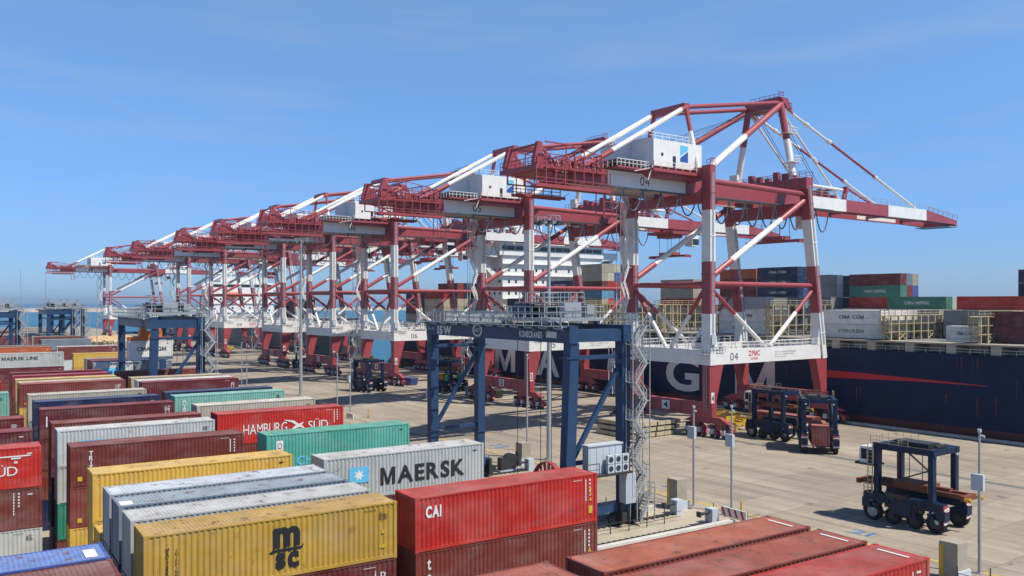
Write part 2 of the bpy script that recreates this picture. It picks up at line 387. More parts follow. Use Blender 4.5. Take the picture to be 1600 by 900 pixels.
CC = {  # body, roof
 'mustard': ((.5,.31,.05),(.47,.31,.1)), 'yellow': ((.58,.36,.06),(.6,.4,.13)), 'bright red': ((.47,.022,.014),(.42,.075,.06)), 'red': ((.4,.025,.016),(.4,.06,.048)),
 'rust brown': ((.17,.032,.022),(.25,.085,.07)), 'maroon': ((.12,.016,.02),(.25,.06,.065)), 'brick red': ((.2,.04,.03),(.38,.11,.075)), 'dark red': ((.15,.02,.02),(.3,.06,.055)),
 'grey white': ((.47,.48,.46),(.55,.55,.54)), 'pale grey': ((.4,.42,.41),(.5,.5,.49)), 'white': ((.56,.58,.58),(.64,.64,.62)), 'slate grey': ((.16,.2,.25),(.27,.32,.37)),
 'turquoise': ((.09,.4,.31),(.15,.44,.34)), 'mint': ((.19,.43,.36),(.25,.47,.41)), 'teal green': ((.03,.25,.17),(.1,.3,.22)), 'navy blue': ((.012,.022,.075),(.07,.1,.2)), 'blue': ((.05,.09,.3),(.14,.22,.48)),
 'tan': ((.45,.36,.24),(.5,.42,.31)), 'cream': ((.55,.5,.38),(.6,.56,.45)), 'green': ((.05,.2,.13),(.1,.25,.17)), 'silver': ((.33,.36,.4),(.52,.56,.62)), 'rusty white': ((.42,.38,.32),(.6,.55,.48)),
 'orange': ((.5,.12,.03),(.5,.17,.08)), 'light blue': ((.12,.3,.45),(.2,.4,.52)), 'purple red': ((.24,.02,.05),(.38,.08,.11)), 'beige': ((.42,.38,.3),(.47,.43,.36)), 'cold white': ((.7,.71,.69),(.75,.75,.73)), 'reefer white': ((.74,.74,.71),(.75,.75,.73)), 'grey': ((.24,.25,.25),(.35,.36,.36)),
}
P_ = .006   # writing sits just proud of the near side
HIDDEN = set()
for part_ in '3-4,7-8,11-12,15-16,18-19,22-23,26-27,30-31,33-35,37-39,41-43,45-47,49-51,53-55,57-59,63,70-71,77-79,85-87,90-91,93-95,98-99,101-103,105-107,109-111,114-115,118-119,122-123,126-127,131,133-135,139,141-143,145-147,149-151,153-155,157-159,161-163,165-167,169-171,173-175,177-179,182-183,187,190-191,193-195,197-199,201-203,206-207,209-211,213-215,217-219,221-223,225-227,229-231,233-235,237-239,241-243,245-247,249-251,253-255,257-263,265-267,269-275,277-279,281-283,285-287,289-291,293-295,297-299,303-307,311,313-314,316-321,336-337,339-340,342-344,346,348-351,355-357,360-362,370-371,375-376,387,389-390,392,395,412-414,425-426,430-434,437-438,440-441,444-445,470,481-482,485,490,495,504,506-510,515,523-524,526-529,533-536'.split(','):
    if part_: lo_, *hi_ = part_.split('-'); HIDDEN |= set(range(int(lo_), int(hi_[0] if hi_ else lo_)+1))
COUNT = [0]; REST = MB(); RESTM = {}
def rest(colour, loc, rz, L, H):
    k = RESTM.setdefault(colour, len(RESTM)); c, s_ = math.cos(rz), math.sin(rz); x0, y0, z0 = loc; n = len(REST.v)
    REST.box(.02, L-.02, .03, CW-.03, .04, H-.02, k)
    for px in (.02, L-.16):
        for py in (.01, CW-.15): REST.box(px-.01, px+.13, py, py+.14, 0, H, k)
    REST.v[n:] = [(x0+a*c-b*s_, y0+a*s_+b*c, z0+z) for a, b, z in REST.v[n:]]
def container(colour, loc, rz, label, group, L=CL, parts=True, roofcol=None, H=CH):
    COUNT[0] += 1; j = random.uniform(.88,1.1)
    if COUNT[0] in HIDDEN: rest(colour, loc, rz, L, H); return None
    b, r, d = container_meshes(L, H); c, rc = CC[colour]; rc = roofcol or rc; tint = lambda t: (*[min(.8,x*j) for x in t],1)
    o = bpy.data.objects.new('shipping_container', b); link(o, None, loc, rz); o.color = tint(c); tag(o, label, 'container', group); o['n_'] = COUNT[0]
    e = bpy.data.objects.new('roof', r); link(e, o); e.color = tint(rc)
    if parts and group == YARD:
        mb = MB(); rn = random.Random(COUNT[0]*13); x = L-1.5
        for k in range(rn.choice([0,0,5,7])): z = H-.55-k*.07; mb.box(x+.5,x+.5+rn.uniform(.3,.5),P_,P_+.003,z,z+.025)
        if rn.random() > .5:
            for k in range(11): mb.box(x-.3+k*.06,x-.27+k*.06,P_,P_+.003,H-.33,H-.28)
        if not mb.v: mb.box(x+.6,x+.9,P_,P_+.003,H-.5,H-.42)
        light = sum(c[:3]) > .75; mb.build('code_marks', M['letblack' if light else 'letwhite'], o)
    if parts: e = bpy.data.objects.new('door', d); link(e, o); e.color = tint(c)
    return o
XB = {'LL': -6.85, 'L': 7.0, 'R': 20.25}
YARD = 'containers stacked in the yard'
ORD = ['bottom','second','third','fourth','fifth']
def stack(bay, y, cols, desc, x=None, L=CL, roofcol=None, parts=True, z0=0):
    """cols from the top down; desc names the top container and is used to tell the lower ones"""
    out = []; x = XB[bay] if x is None else x; n = len(cols)
    for i, c in enumerate(cols):
        if i == 0: lab = desc[0]
        else: lab = f'{c} container {["","directly","two tiers","three tiers"][i]} below the {desc[1]}'
        out.append(container(c, yard(x+(random.uniform(-.05,.05) if i else 0), y+(random.uniform(-.03,.03) if i else 0), (n-1-i)*PITCH+z0), YA, lab, YARD, L, parts, roofcol if i == 0 else None))
    return out
def deco(o, fn, mats, name='lettering'):
    if o is None: return
    mb = MB(); fn(mb); return mb.build(name, mats, o)
P_ = .006   # writing sits just proud of the near side
def vert_marks(o, x, mat='letwhite', z0=1.0, z1=2.5, warn=None):
    def fn(mb):
        for k in range(8): z = z1-k*(z1-z0)/8; mb.box(x, x+.07, P_, P_+.004, z-.14, z)
        for k in range(5): z = z1-k*.22; mb.box(x+.3, x+.4, P_, P_+.004, z-.12, z)
    deco(o, fn, M[mat], 'code_marks')
    if warn: deco(o, lambda mb: (mb.box(x+.22, x+.55, P_, P_+.004, .45, .95), mb.prism([(x+.28,1.15),(x+.52,1.15),(x+.4,1.5)], P_, P_+.004)), M[warn], 'warning_sticker')
def star(mb, cx, cz, r, plane, m=0, n=7, face='-y'):
    flat(mb, [(cx+math.sin(math.pi*i/n)*(r if i%2==0 else r*.45), cz+math.cos(math.pi*i/n)*(r if i%2==0 else r*.45)) for i in range(2*n)], plane, face, m)
def swoosh(mb, cx, cz, s_, m=0):   # two crossing sails over a wave
    flat(mb, [(cx-1.5*s_,cz+.62*s_),(cx-1.3*s_,cz+.66*s_),(cx-.4*s_,cz+.5*s_),(cx+.1*s_,cz+.12*s_),(cx+.7*s_,cz+.3*s_),(cx+.42*s_,cz-.02*s_),(cx+.9*s_,cz-.5*s_),(cx+.2*s_,cz-.2*s_),(cx-.9*s_,cz-.55*s_),(cx-.2*s_,cz+.02*s_),(cx-.7*s_,cz+.36*s_)], P_, m=m)

# --- near block, middle bay
a = stack('L', 40.0, ['mustard','dark red','maroon','rust brown'], ('mustard container with large black stacked logo in the foreground','mustard container with large black logo'))
deco(a[0], lambda mb: (letters(mb,'m',5.75,7.05,1.45,2.42,P_,bold=.045), letters(mb,'sc',5.85,7.0,.42,1.22,P_,bold=.045), flat(mb,[(5.55,1.28),(5.75,1.4),(7.1,1.4),(7.25,1.52),(7.2,1.36),(7.0,1.26),(5.8,1.26),(5.6,1.2)],P_)), M['letblack'], 'logo')
deco(a[0], lambda mb: (letters(mb,'\n'.join('MEDITERRANEAN'),.92,1.06,.25,2.25,P_,bold=.02,line=.8), letters(mb,'\n'.join('SHIPPING CO'),1.3,1.44,.45,2.15,P_,bold=.02,line=.8)), M['letblack'])
deco(a[0], lambda mb: (mb.prism([(11.3,1.35),(11.55,1.35),(11.42,1.62)],P_,P_+.004), mb.box(11.2,11.6,P_,P_+.004,.62,.8)), M['yellow'], 'warning_sticker')
deco(a[1], lambda mb: (letters(mb,'i p',11.0,11.6,1.9,2.4,P_)), M['letwhite'])
a = stack('L', 43.25, ['grey white','slate grey','rust brown','blue'], ('pale ribbed container roof just behind the mustard container','pale ribbed roof behind the mustard container'))
a = stack('L', 46.6, ['slate grey','navy blue','dark red','green'], ('slate blue grey container with small white end plate, between two pale roofs','slate blue grey container'))
deco(a[0], lambda mb: mb.box(.15,.75,.35,1.2,CH-.02,CH-.012), M['letwhite'], 'roof_plate')
a = stack('L', 49.7, ['silver','slate grey','maroon','rust brown'], ('lavender white container roof with rusty edge, in front of yellow container','lavender white container'))
a = stack('L', 53.2, ['yellow','navy blue','red'], ('yellow container three high, sunk between lavender and taller yellow container','sunken yellow container'))
a = stack('L', 56.2, ['yellow','yellow','navy blue','maroon'], ('tall stacked yellow container with black letters half hidden by white roof','tall yellow container'))
deco(a[0], lambda mb: letters(mb,'MSC',6.1,8.3,1.0,2.0,P_,bold=.06), M['letblack'])
# --- near block, right bay
a = stack('R', 40.0, ['bright red','rust brown','dark red','maroon'], ('bright red container with white three letter mark in the foreground','bright red three letter container'))
deco(a[0], lambda mb: letters(mb,'CAI',.62,1.55,1.75,2.4,P_,bold=.045,space=.7), M['letwhite'], 'logo')
vert_marks(a[0], 11.3, z0=1.3, z1=2.6); deco(a[0], lambda mb: (mb.box(11.55,11.82,P_,P_+.004,.55,1.0), *[mb.prism([(11.58,z),(11.78,z),(11.68,z+.22)],P_,P_+.004) for z in (1.3,1.65,1.95)]), M['yellow'], 'warning_sticker')
deco(a[1], lambda mb: letters(mb,'t\ne\nx',.62,.98,.5,2.5,P_,bold=.02,line=.75), M['letwhite'])
vert_marks(a[1], 11.2, z0=1.2, z1=2.5, warn='yellow')
a = stack('R', 53.1, ['pale grey','maroon','rust brown','navy blue'], ('rusty pale grey container with big black word and blue star square','pale grey container with blue star'))
deco(a[0], lambda mb: letters(mb,'MAERSK',4.0,10.6,.75,1.95,P_,bold=.032,space=1.1), M['letblack'])
deco(a[0], lambda mb: (mb.box(1.75,3.15,P_,P_+.003,1.1,2.15),), M['skyblue'], 'logo_panel'); deco(a[0], lambda mb: star(mb,2.45,1.62,.4,P_-.003), M['letwhite'], 'logo_star')
# --- low foreground roofs at right and bottom
for y, c, rc, lab in ((25.1,'brick red',(.36,.115,.08),'salmon red ribbed container roof beside the pale kerb'),(22.2,'brick red',(.3,.09,.075),'dusty brick red container roof between two redder roofs'),(19.4,'red',(.34,.06,.06),'crimson ribbed container nearest the lower right corner')):
    a = stack('R', y, [c,'rust brown','maroon','dark red'], (lab, lab.split(' container')[0]+' container near the camera'), x=20.7, roofcol=(rc[0],rc[1]*.92,rc[2]*.75))
    deco(a[0], lambda mb: mb.box(11.5,11.62,.5,1.9,CH-.02,CH-.012), M['letwhite'], 'roof_plate')
vert_marks(a[0], 11.0, z0=1.2, z1=2.5)
stack('L', 25.1, ['brick red','rust brown','maroon','dark red'], ('brick red container roof tip peeping up at the bottom edge','brick red roof tip at the bottom edge'), x=7.55)
a = stack('LL', 37.7, ['blue','navy blue','grey','maroon'], ('weathered blue container roof with white plate in the lower left corner','weathered blue container roof'))
deco(a[0], lambda mb: mb.box(11.35,11.8,.4,1.6,CH-.02,CH-.012), M['letwhite'], 'roof_plate')
stack('LL', 34.9, ['rust brown','maroon','dark red','grey'], ('dusty rust brown container roof in front of the blue roof','dusty rust brown roof in front of the blue roof'), roofcol=(.22,.1,.085))
# --- second block
a = stack('R', 65.2, ['turquoise','rust brown','red','navy blue'], ('turquoise container with white panel and faint blue letters','turquoise container'))
deco(a[0], lambda mb: mb.box(.75,1.3,P_,P_+.003,.5,2.4), M['letwhite'], 'sign_panel'); deco(a[0], lambda mb: letters(mb,'CHINA SHIPPING',2.4,10.2,.35,1.05,P_,bold=.02,space=1.2), M['skyblue'])
deco(a[0], lambda mb: letters(mb,'CHINA',.85,1.2,.7,2.2,P_-.003,rot=-1), M['letblack'], 'sign_lettering')
a = stack('L', 67.6, ['rust brown','brick red','yellow','maroon'], ('rust brown container with white letters running down its near end','rust brown container with white vertical letters'))
deco(a[0], lambda mb: letters(mb,'\n'.join('TRITON'),1.15,1.5,.45,2.5,P_,bold=.02,line=.75), M['letwhite']); deco(a[0], lambda mb: mb.box(.45,.75,P_,P_+.004,.4,.72), M['yellow'], 'warning_sticker'); deco(a[1], lambda mb: mb.box(.45,.75,P_,P_+.004,.35,.68), M['yellow'], 'warning_sticker'); vert_marks(a[0], 11.1, z0=1.5, z1=2.5)
a = stack('L', 76.5, ['white','pale grey','teal green','rust brown'], ('white container with light blue star panel and half hidden black word','white container with light blue panel'))
deco(a[0], lambda mb: letters(mb,'MAERSK',4.0,10.8,.85,1.95,P_,bold=.032,space=1.1), M['letblack']); deco(a[0], lambda mb: mb.box(1.6,3.4,P_,P_+.003,.95,2.0), M['skyblue'], 'logo_panel'); deco(a[0], lambda mb: star(mb,2.5,1.45,.42,P_-.003), M['letwhite'], 'logo_star')
deco(a[2], lambda mb: mb.box(.65,1.25,P_,P_+.003,.3,2.65), M['letwhite'], 'sign_panel'); deco(a[2], lambda mb: letters(mb,'CAPITAL',.75,1.15,.5,2.5,P_-.003,rot=-1,bold=.02), M['letblack'], 'sign_lettering')
a = stack('R', 79.8, ['bright red','rust brown','dark red','grey'], ('bright red container with white word and sail emblem','bright red container with sail emblem'))
deco(a[0], lambda mb: (letters(mb,'HAMBURG',2.35,6.5,.8,1.75,P_,space=1.0), letters(mb,'SÜD',8.6,10.6,.8,1.85,P_), swoosh(mb,7.55,1.35,.9)), M['letwhite'], 'logo'); vert_marks(a[0], 11.2, z0=1.3, z1=2.6)
a = stack('L', 81.4, ['rust brown','maroon','navy blue','grey'], ('dull brown container roof directly behind the white container with blue panel','dull brown container behind the blue panel'))
a = stack('R', 87.6, ['rusty white','turquoise','maroon','rust brown'], ('dirty white container behind the bright red sail container','dirty white container behind the sail emblem'))
a = stack('L', 92.6, ['maroon','dark red','rust brown','navy blue'], ('long maroon container in front of navy container, left middle','long maroon container'))
deco(a[0], lambda mb: mb.box(.5,.62,P_,P_+.004,1.2,2.2), M['letwhite'], 'code_marks'); vert_marks(a[0], 11.3, z0=1.8, z1=2.5)
a = stack('R', 97.6, ['mint','turquoise','rust brown','maroon'], ('pale mint container with white vertical letters','pale mint container'))
deco(a[0], lambda mb: letters(mb,'CHINA',.8,1.2,.3,2.4,P_,rot=-1,bold=.03), M['letwhite'])
a = stack('L', 100.0, ['navy blue','navy blue','rust brown','grey'], ('navy container roof between maroon container and rust stained white roof','navy container behind the maroon container'))
a = stack('R', 102.2, ['navy blue','blue','rust brown','maroon'], ('navy container behind the pale mint container','navy container behind the mint container'))
a = stack('L', 107.8, ['rusty white','grey','maroon','green'], ('white container roof blotched with rust','rust blotched white roof'))
a = stack('R', 116.8, ['maroon','rust brown','navy blue','red'], ('maroon container with small gold letters near the second blue gantry','maroon container with gold letters'))
deco(a[0], lambda mb: letters(mb,'FLORENS',5.2,7.2,.9,1.5,P_,bold=.02), M['yellow']); vert_marks(a[0], 11.2, z0=1.3, z1=2.3)
a = stack('R', 119.7, ['white','grey','maroon','red'], ('white container roof behind the maroon gold lettered container','white roof behind the gold lettered container'))
a = stack('R', 124.6, ['tan','cream','rust brown','red'], ('sandy tan container roof below the second blue gantry leg','sandy tan container roof'))
a = stack('L', 122.4, ['brick red','yellow','maroon','grey'], ('brick brown container with orange sticker, standing over a yellow one','brick brown container with orange sticker'))
deco(a[0], lambda mb: mb.box(.5,.8,P_,P_+.004,.3,.6), M['orange'], 'warning_sticker'); vert_marks(a[0], 11.0, z0=1.4, z1=2.3)
a = stack('L', 125.2, ['rusty white','grey','navy blue','maroon'], ('blotchy white container roof directly behind the brick brown container','blotchy white container roof'))
a = stack('L', 130.0, ['yellow','mustard','green','maroon'], ('dusty yellow container roof in front of a raspberry red container','dusty yellow container roof'), roofcol=(.6,.47,.26))
a = stack('L', 136.5, ['purple red','dark red','maroon','grey'], ('raspberry red container with pinkish roof','raspberry red container'))
a = stack('L', 142.4, ['maroon','rust brown','dark red','grey'], ('dark maroon container behind the raspberry red container','dark maroon container behind the raspberry one'))
a = stack('R', 136.8, ['rust brown','maroon','grey','red'], ('thin sliver of brown container under the second gantry brace','brown container under the second gantry'))
# --- left bay
a = stack('LL', 69.4, ['bright red','rust brown','grey white','navy blue'], ('bright red container with sail emblem cut by the left picture edge','bright red container at the left picture edge'))
deco(a[0], lambda mb: (letters(mb,'HAMBURG',1.9,6.0,.8,1.75,P_), letters(mb,'SÜD',8.9,10.7,.95,1.75,P_), swoosh(mb,7.7,1.3,.9)), M['letwhite'], 'logo')
deco(a[0], lambda mb: (mb.box(9.6,11.5,P_,P_+.004,2.25,2.34), mb.box(10.3,10.9,P_,P_+.004,2.1,2.2), mb.box(10.5,10.7,P_,P_+.004,1.8,1.95)), M['letwhite'], 'code_marks'); vert_marks(a[1], 10.4, z0=1.0, z1=2.6)
deco(a[2], lambda mb: letters(mb,'MAERSK',2.0,9.6,.7,1.9,P_,bold=.032,space=1.1), M['letblack'])
a = stack('LL', 78.2, ['maroon','rust brown','dark red','grey'], ('maroon container with tiny white code above the left red sail container','maroon container behind the left sail emblem'))
vert_marks(a[0], 8.6, z0=1.6, z1=2.3)
a = stack('LL', 87.0, ['dark red','maroon','rust brown','navy blue'], ('small dark red container end showing at the left picture edge','dark red container at the left picture edge'))
a = stack('LL', 112.0, ['mint','red','maroon','grey'], ('pale green container end at the left edge behind a dark red one','pale green container at the left edge'))
a = stack('LL', 128.0, ['red','navy blue','maroon','grey'], ('red container with white mark at the far left edge','red container at the far left edge'))
deco(a[0], lambda mb: letters(mb,'HO',10.6,11.8,1.0,1.9,P_), M['letwhite'])
# --- third block and beyond
a = stack('R', 158.5, ['white','rust brown','grey','maroon'], ('short white container with light blue panel under the second gantry','short white container with blue panel'), x=20.0, L=6.058)
deco(a[0], lambda mb: mb.box(1.2,4.0,P_,P_+.003,.5,1.9), M['skyblue'], 'logo_panel')
stack('R', 158.5, ['slate grey','grey','maroon','rust brown'], ('short slate container beside the short white one','short slate container'), x=26.3, L=6.058)
stack('R', 161.6, ['navy blue','rust brown','maroon','grey'], ('navy container behind the short white container','navy container behind the short white one'))
stack('R', 164.6, ['rust brown','maroon','grey','red'], ('rust container with navy neighbour, under the second gantry','rust container under the second gantry'))
stack('R', 167.6, ['dark red','pale grey','maroon','grey'], ('dark red roof third behind the short white container','dark red roof behind the rust container'))
stack('R', 171.5, ['grey','maroon','red','grey'], ('grey container roof fronting the tall yellow container','grey roof fronting the tall yellow'))
a = stack('R', 190.0, ['yellow','yellow','mustard','maroon'], ('large yellow container with small black letters beside a grey lettered one','large yellow container'))
deco(a[0], lambda mb: letters(mb,'MSC',5.4,7.2,1.2,1.9,P_,bold=.06), M['letblack'])
a = stack('L', 197.0, ['pale grey','maroon','rust brown','grey'], ('long pale grey container with dark small capitals at far left','long pale grey lettered container'))
deco(a[0], lambda mb: letters(mb,'MAERSK LINE',1.2,7.5,1.5,2.2,P_,bold=.02), M['letblack'])
stack('R', 218.0, ['rust brown','white','maroon','grey'], ('brick toned container behind the large yellow one','brick toned container behind the yellow one'))
stack('R', 222.0, ['white','grey','maroon','red'], ('white container strip behind the brick toned container','white strip behind the brick toned container'))
stack('L', 224.0, ['orange','red','maroon','grey'], ('orange red container behind the long grey lettered container','orange red container'), roofcol=(.5,.3,.26))
stack('L', 232.0, ['grey','maroon','red','blue'], ('grey roof strip behind the orange red container','grey roof behind the orange red container'))
far = [('R',262.5,'slate grey'),('R',265.5,'slate grey'),('R',268.5,'navy blue'),('L',285.0,'brick red'),('R',285.0,'rust brown'),('L',300,'maroon'),('R',290.5,'grey'),('R',296.5,'beige'),('R',302.5,'grey'),('R',308,'beige'),('R',314,'grey'),('R',320,'tan'),('R',326,'grey'),('L',312,'grey'),('L',320,'beige'),('R',332,'beige'),('R',350,'grey'),('R',356,'tan'),('R',362,'grey'),('L',350,'rust brown'),('L',356,'beige'),('R',380,'beige'),('R',388,'grey'),('L',388,'grey')]
for k, (bay, y, c) in enumerate(far):
    side = 'seaward' if bay == 'R' else 'landward'
    nr = ['first','second','third','fourth','fifth','sixth','seventh','eighth','ninth','tenth','eleventh','twelfth','thirteenth','fourteenth','fifteenth','sixteenth','seventeenth'][[x for x in far[:k+1]].count(None) + sum(1 for x in far[:k] if x[0]==bay)]
    stack(bay, y, [c,'rust brown','maroon','grey'][:4], (f'distant {c} container roof, {nr} row of {side} bay beyond the yellow one', f'{nr} distant {c} roof of the {side} bay'), parts=False)

# ---------------------------------------------------------------- stacking gantry cranes of the yard
def make_asc():
    root = empty('stacking_gantry_crane'); nv = M['navy']
    G_ = 13.65; LX = 3.3
    for sy in (-1, 1):
        for sx in (-1, 1):
            mb = MB()
            if sx < 0 and sy < 0: mb.bar((sx*LX-.35,sy*G_,2.3),(sx*LX+.25,sy*G_,18.05), .95, 1.15, w2=1.15, h2=1.0, up=(1,0,0))
            else: mb.bar((sx*LX,sy*G_,2.3),(sx*LX,sy*G_,18.05), .95, .95, w2=1.1, h2=1.05, up=(1,0,0))
            mb.box(sx*LX-.75, sx*LX+.75, sy*G_-.66, sy*G_+.66, 16.55, 16.7); mb.box(sx*LX-.72, sx*LX+.72, sy*G_-.64, sy*G_+.64, 5.7, 5.82)
            mb.build('leg', nv, root)
        mb = MB(); mb.box(-LX-1.4, LX+1.4, sy*G_-.55, sy*G_+.55, 1.5, 2.3); mb.build('sill_beam', nv, root)
        mb = MB(); mb.bar((-LX,sy*G_,6.4),(LX,sy*G_,16.3), .4); mb.build('brace', nv, root)
        for z in (16.6,6.6): mb = MB(); mb.bar((-LX,sy*G_,z),(LX,sy*G_,z), .32, .4); mb.build('side_tie', nv, root)
        mb = MB(); mb.box(-LX+.47, LX-.47, sy*G_-.5, sy*G_+.5, 18.1, 19.3); mb.build('end_beam', nv, root)
        for sx in (-1, 1):
            bg_ = MB(); cx = sx*(LX+.1)
            bg_.prism([(cx-1.9,.75),(cx+1.9,.75),(cx+1.2,1.5),(cx-1.2,1.5)], sy*G_-.4, sy*G_+.4)
            for dx in (-1.35,-.45,.45,1.35): bg_.tube((cx+dx,sy*G_-.28,.42),(cx+dx,sy*G_+.28,.42), .4, n=14)
            for dx in (-.9,.9): bg_.box(cx+dx-.3, cx+dx+.3, sy*G_-1.2, sy*G_-.3, .5, 1.5); bg_.tube((cx+dx,sy*G_-.8,1.5),(cx+dx,sy*G_-.8,2.3), .28, n=10)
            bg_.box(cx+sx*1.9-.3, cx+sx*1.9+.3, sy*G_-.3, sy*G_+.3, .5, 1.2); bg_.build('bogie', M['dark'], root)
    for sx in (-1, 1):
        mb = MB(); mb.box(sx*LX-.5, sx*LX+.5, -G_-.7, G_+.75, 18.0, 19.6); mb.box(sx*LX-.62, sx*LX+.62, -G_-.74, G_+.79, 19.602, 19.66)
        mb.build('girder', nv, root)
        rl = MB(); x = sx*(LX+1.35)
        rl.box(min(x,sx*LX), max(x,sx*LX), -G_-.5, G_+.5, 19.55, 19.598)
        rl.rail([(x,-G_-.5,19.6),(x,G_+.5,19.6)], 1.15, 1.5, .04); rl.rail([(sx*(LX+.5),-G_-.5,19.67),(sx*(LX+.5),G_+.5,19.67)], 1.1, 2.2, .035)
        for k in range(12):
            y = -G_+k*2*G_/11; rl.bar((sx*(LX+.5),y,19.1),(x,y,19.5), .08)
            if sx < 0:
                for j in range(5): t0 = math.pi*j/5; t1 = math.pi*(j+1)/5; rl.bar((x,y+.7*math.cos(t0),19.5-.12*math.sin(t0)),(x,y+.7*math.cos(t1),19.5-.12*math.sin(t1)), .09)
        rl.build('walkway', M['galv'], root)
    # trolley with its machinery, railings and ropes
    t = MB(); y0, y1 = -10.4, -1.6
    t.box(-LX-.3, LX+.3, y0, y1, 20.0, 20.35); t.rail([(-LX-.3,y0,20.35),(-LX-.3,y1,20.35),(LX+.3,y1,20.35),(LX+.3,y0,20.35),(-LX-.3,y0,20.35)], 1.1, 1.1, .045)
    for y in (y0+.8, y1-.8):
        for x in (-LX, LX): t.tube((x,y-.3,19.9),(x,y+.3,19.9), .25, n=10)
    t.rail([(-2.5,-8.5,21.9),(2.5,-8.5,21.9),(2.5,-4,21.9),(-2.5,-4,21.9),(-2.5,-8.5,21.9)], 1.0, 1.0, .04)
    for x in (-2.5,2.5):
        for y in (-8.5,-6,-4): t.bar((x,y,20.3),(x,y,21.9), .12)
    t.box(-2.6, 2.6, -8.6, -3.9, 21.82, 21.9)
    t.bar((-3.4,-10.2,20.4),(-3.4,-12.4,19.8), .12); t.bar((-3.4,-12.4,19.8),(-3.4,-12.4,20.9), .1)
    tr = t.build('trolley', M['galv'], root)
    h = MB(); h.tube((-2,-3,21.0),(2,-3,21.0), .55, n=14); h.tube((-2,-7.6,21.0),(2,-7.6,21.0), .55, n=14); h.box(-1.2,1.2,-6.4,-4.4,20.35,21.3); h.build('hoist_drum', M['dark'], tr)
    h = MB(); h.box(-2.9,-1.7,-5.6,-3.2,20.36,21.7); h.build('motor_cabinet', nv, tr)
    h = MB(); h.box(-1.2,.9,-10.1,-9.2,20.36,21.8); h.box(1.8,2.7,-9.9,-9.0,20.36,21.6); h.build('control_cabinet', M['galv'], tr)
    h = MB()
    for x in (-2.2,2.2):
        for y in (-7.4,-3.2): h.tube((x,y,20.0),(x,y,1.6), .035, n=5)
    h.build('hoist_rope', M['dark'], tr)
    h = MB(); h.box(-3.0,3.0,-5.9,-4.7,1.1,1.5); h.box(-2.4,2.4,-7.6,-3.0,1.45,1.65); h.box(-3.05,-2.8,-6.5,-4.1,.6,1.1); h.box(2.8,3.05,-6.5,-4.1,.6,1.1); h.build('spreader', M['dark'], tr)
    c = MB()
    for k in range(16):
        y = -1 + k*.9; c.box(-2.0+(k%3)*.9, -1.3+(k%3)*.9, y, y+.5, 19.7, 20.2+.3*(k%2))
    c.rail([(-2.6,0,19.7),(-2.6,13,19.7)], 1.1, 1.2, .04); c.rail([(2.2,0,19.7),(2.2,13,19.7)], 1.1, 1.2, .04)
    for k in range(9): c.bar((-2.6,k*1.45,19.7),(2.2,k*1.45,19.7), .12)
    c.build('cable_chain', M['galv'], root)
    # switch house on its deck, air conditioners, stair tower, cable reel
    d = MB(); d.box(-3.2, 2.6, -G_-2.3, -G_-.5, 5.5, 5.7); d.rail([(-3.2,-G_-2.25,5.7),(-1.5,-G_-2.25,5.7)], 1.1, .9); d.build('deck', M['dark'], root)
    e = MB(); e.box(-2.2, 1.9, -G_-1.5, -G_-.6, 5.7, 8.3); e.box(-2.3, 2.0, -G_-1.6, -G_-.56, 8.3, 8.42)
    for k in range(5): e.box(-2.0+k*.78, -1.96+k*.78, -G_-1.53, -G_-1.5, 5.9, 8.2)
    eh = e.build('switch_house', M['lightgrey'], root)
    for k in range(3):
        for z in (5.72, 6.58):
            ac = MB(); x = -.3+k*.9; ac.box(x, x+.78, -G_-2.1, -G_-1.75, z, z+.8); a_ = ac.build('air_conditioner', M['lightgrey'], eh)
            fn = MB(); fn.tube((x+.36,-G_-2.12,z+.4),(x+.36,-G_-2.1,z+.4), .27, n=16); fn.build('fan_grille', M['dark'], eh)
    e = MB(); e.box(2.3, 3.6, -G_-1.6, -G_-.65, 2.4, 5.3)
    for k in range(6): e.box(2.32+k*.22, 2.38+k*.22, -G_-1.63, -G_-1.6, 2.5, 5.2)
    e.build('cable_cabinet', M['lightgrey'], root)
    e = MB(); e.stair(3.6, 5.0, -G_-1.6, -G_-.6, 3.0, 19.6, 1.85, land=.45); e.bar((4,-G_,8),(4.4,-G_-.6,8), .15); e.bar((4,-G_,14),(4.4,-G_-.6,14), .15); e.stair(4.2, 5.6, -G_-1.6, -G_-.6, .25, 3.0, 2.7, land=.5); e.build('stair_tower', M['galv'], root)
    e = MB()
    for k in range(4): e.bar((LX+.62,-G_-.3+k*.25,2.4),(LX+.62,-G_-.3+k*.25,19.4), .07)
    e.build('cable_tray', M['navy'], root)
    e = MB()
    for k in range(20):
        t = 2*math.pi*k/20; e.bar((-5.4,-G_+.4,4.45),(-5.4,-G_+.4+2.5*math.cos(t),4.45+2.5*math.sin(t)), .3, .07)
        t2 = t+2*math.pi/20; e.bar((-5.4,-G_+.4+2.5*math.cos(t),4.45+2.5*math.sin(t)),(-5.4,-G_+.4+2.5*math.cos(t2),4.45+2.5*math.sin(t2)), .5, .1)
    e.bar((-5.4,-G_+.4,4.45),(-LX,-G_+.2,4.45), .4); e.build('cable_reel', M['red'], root)
    return root
GA = 'blue stacking gantries over the container yard'
asc = make_asc(); asc.location = yard(52.0, 77.85); asc.rotation_euler = (0,0,YA)
tag(asc, 'nearest navy blue stacking gantry marked 15W, standing behind the bright red container', 'gantry crane', GA)
for nm, pos, lab in (('b',yard(27.6,145.3),'second navy gantry holding a white container over the yard'),('c',yard(27.6,307.0),'distant navy gantry against the sea, between two thin masts'),('d',yard(10.0,254),'distant navy gantry cut off by the left picture edge'),('e',yard(33,330),'far navy gantry just behind the one against the sea')):
    tag(dup(asc, None, pos, YA, skip=('cable_reel','hoist_rope','spreader')), lab, 'gantry crane', GA)
mb = MB(); FX = -3.3-.504
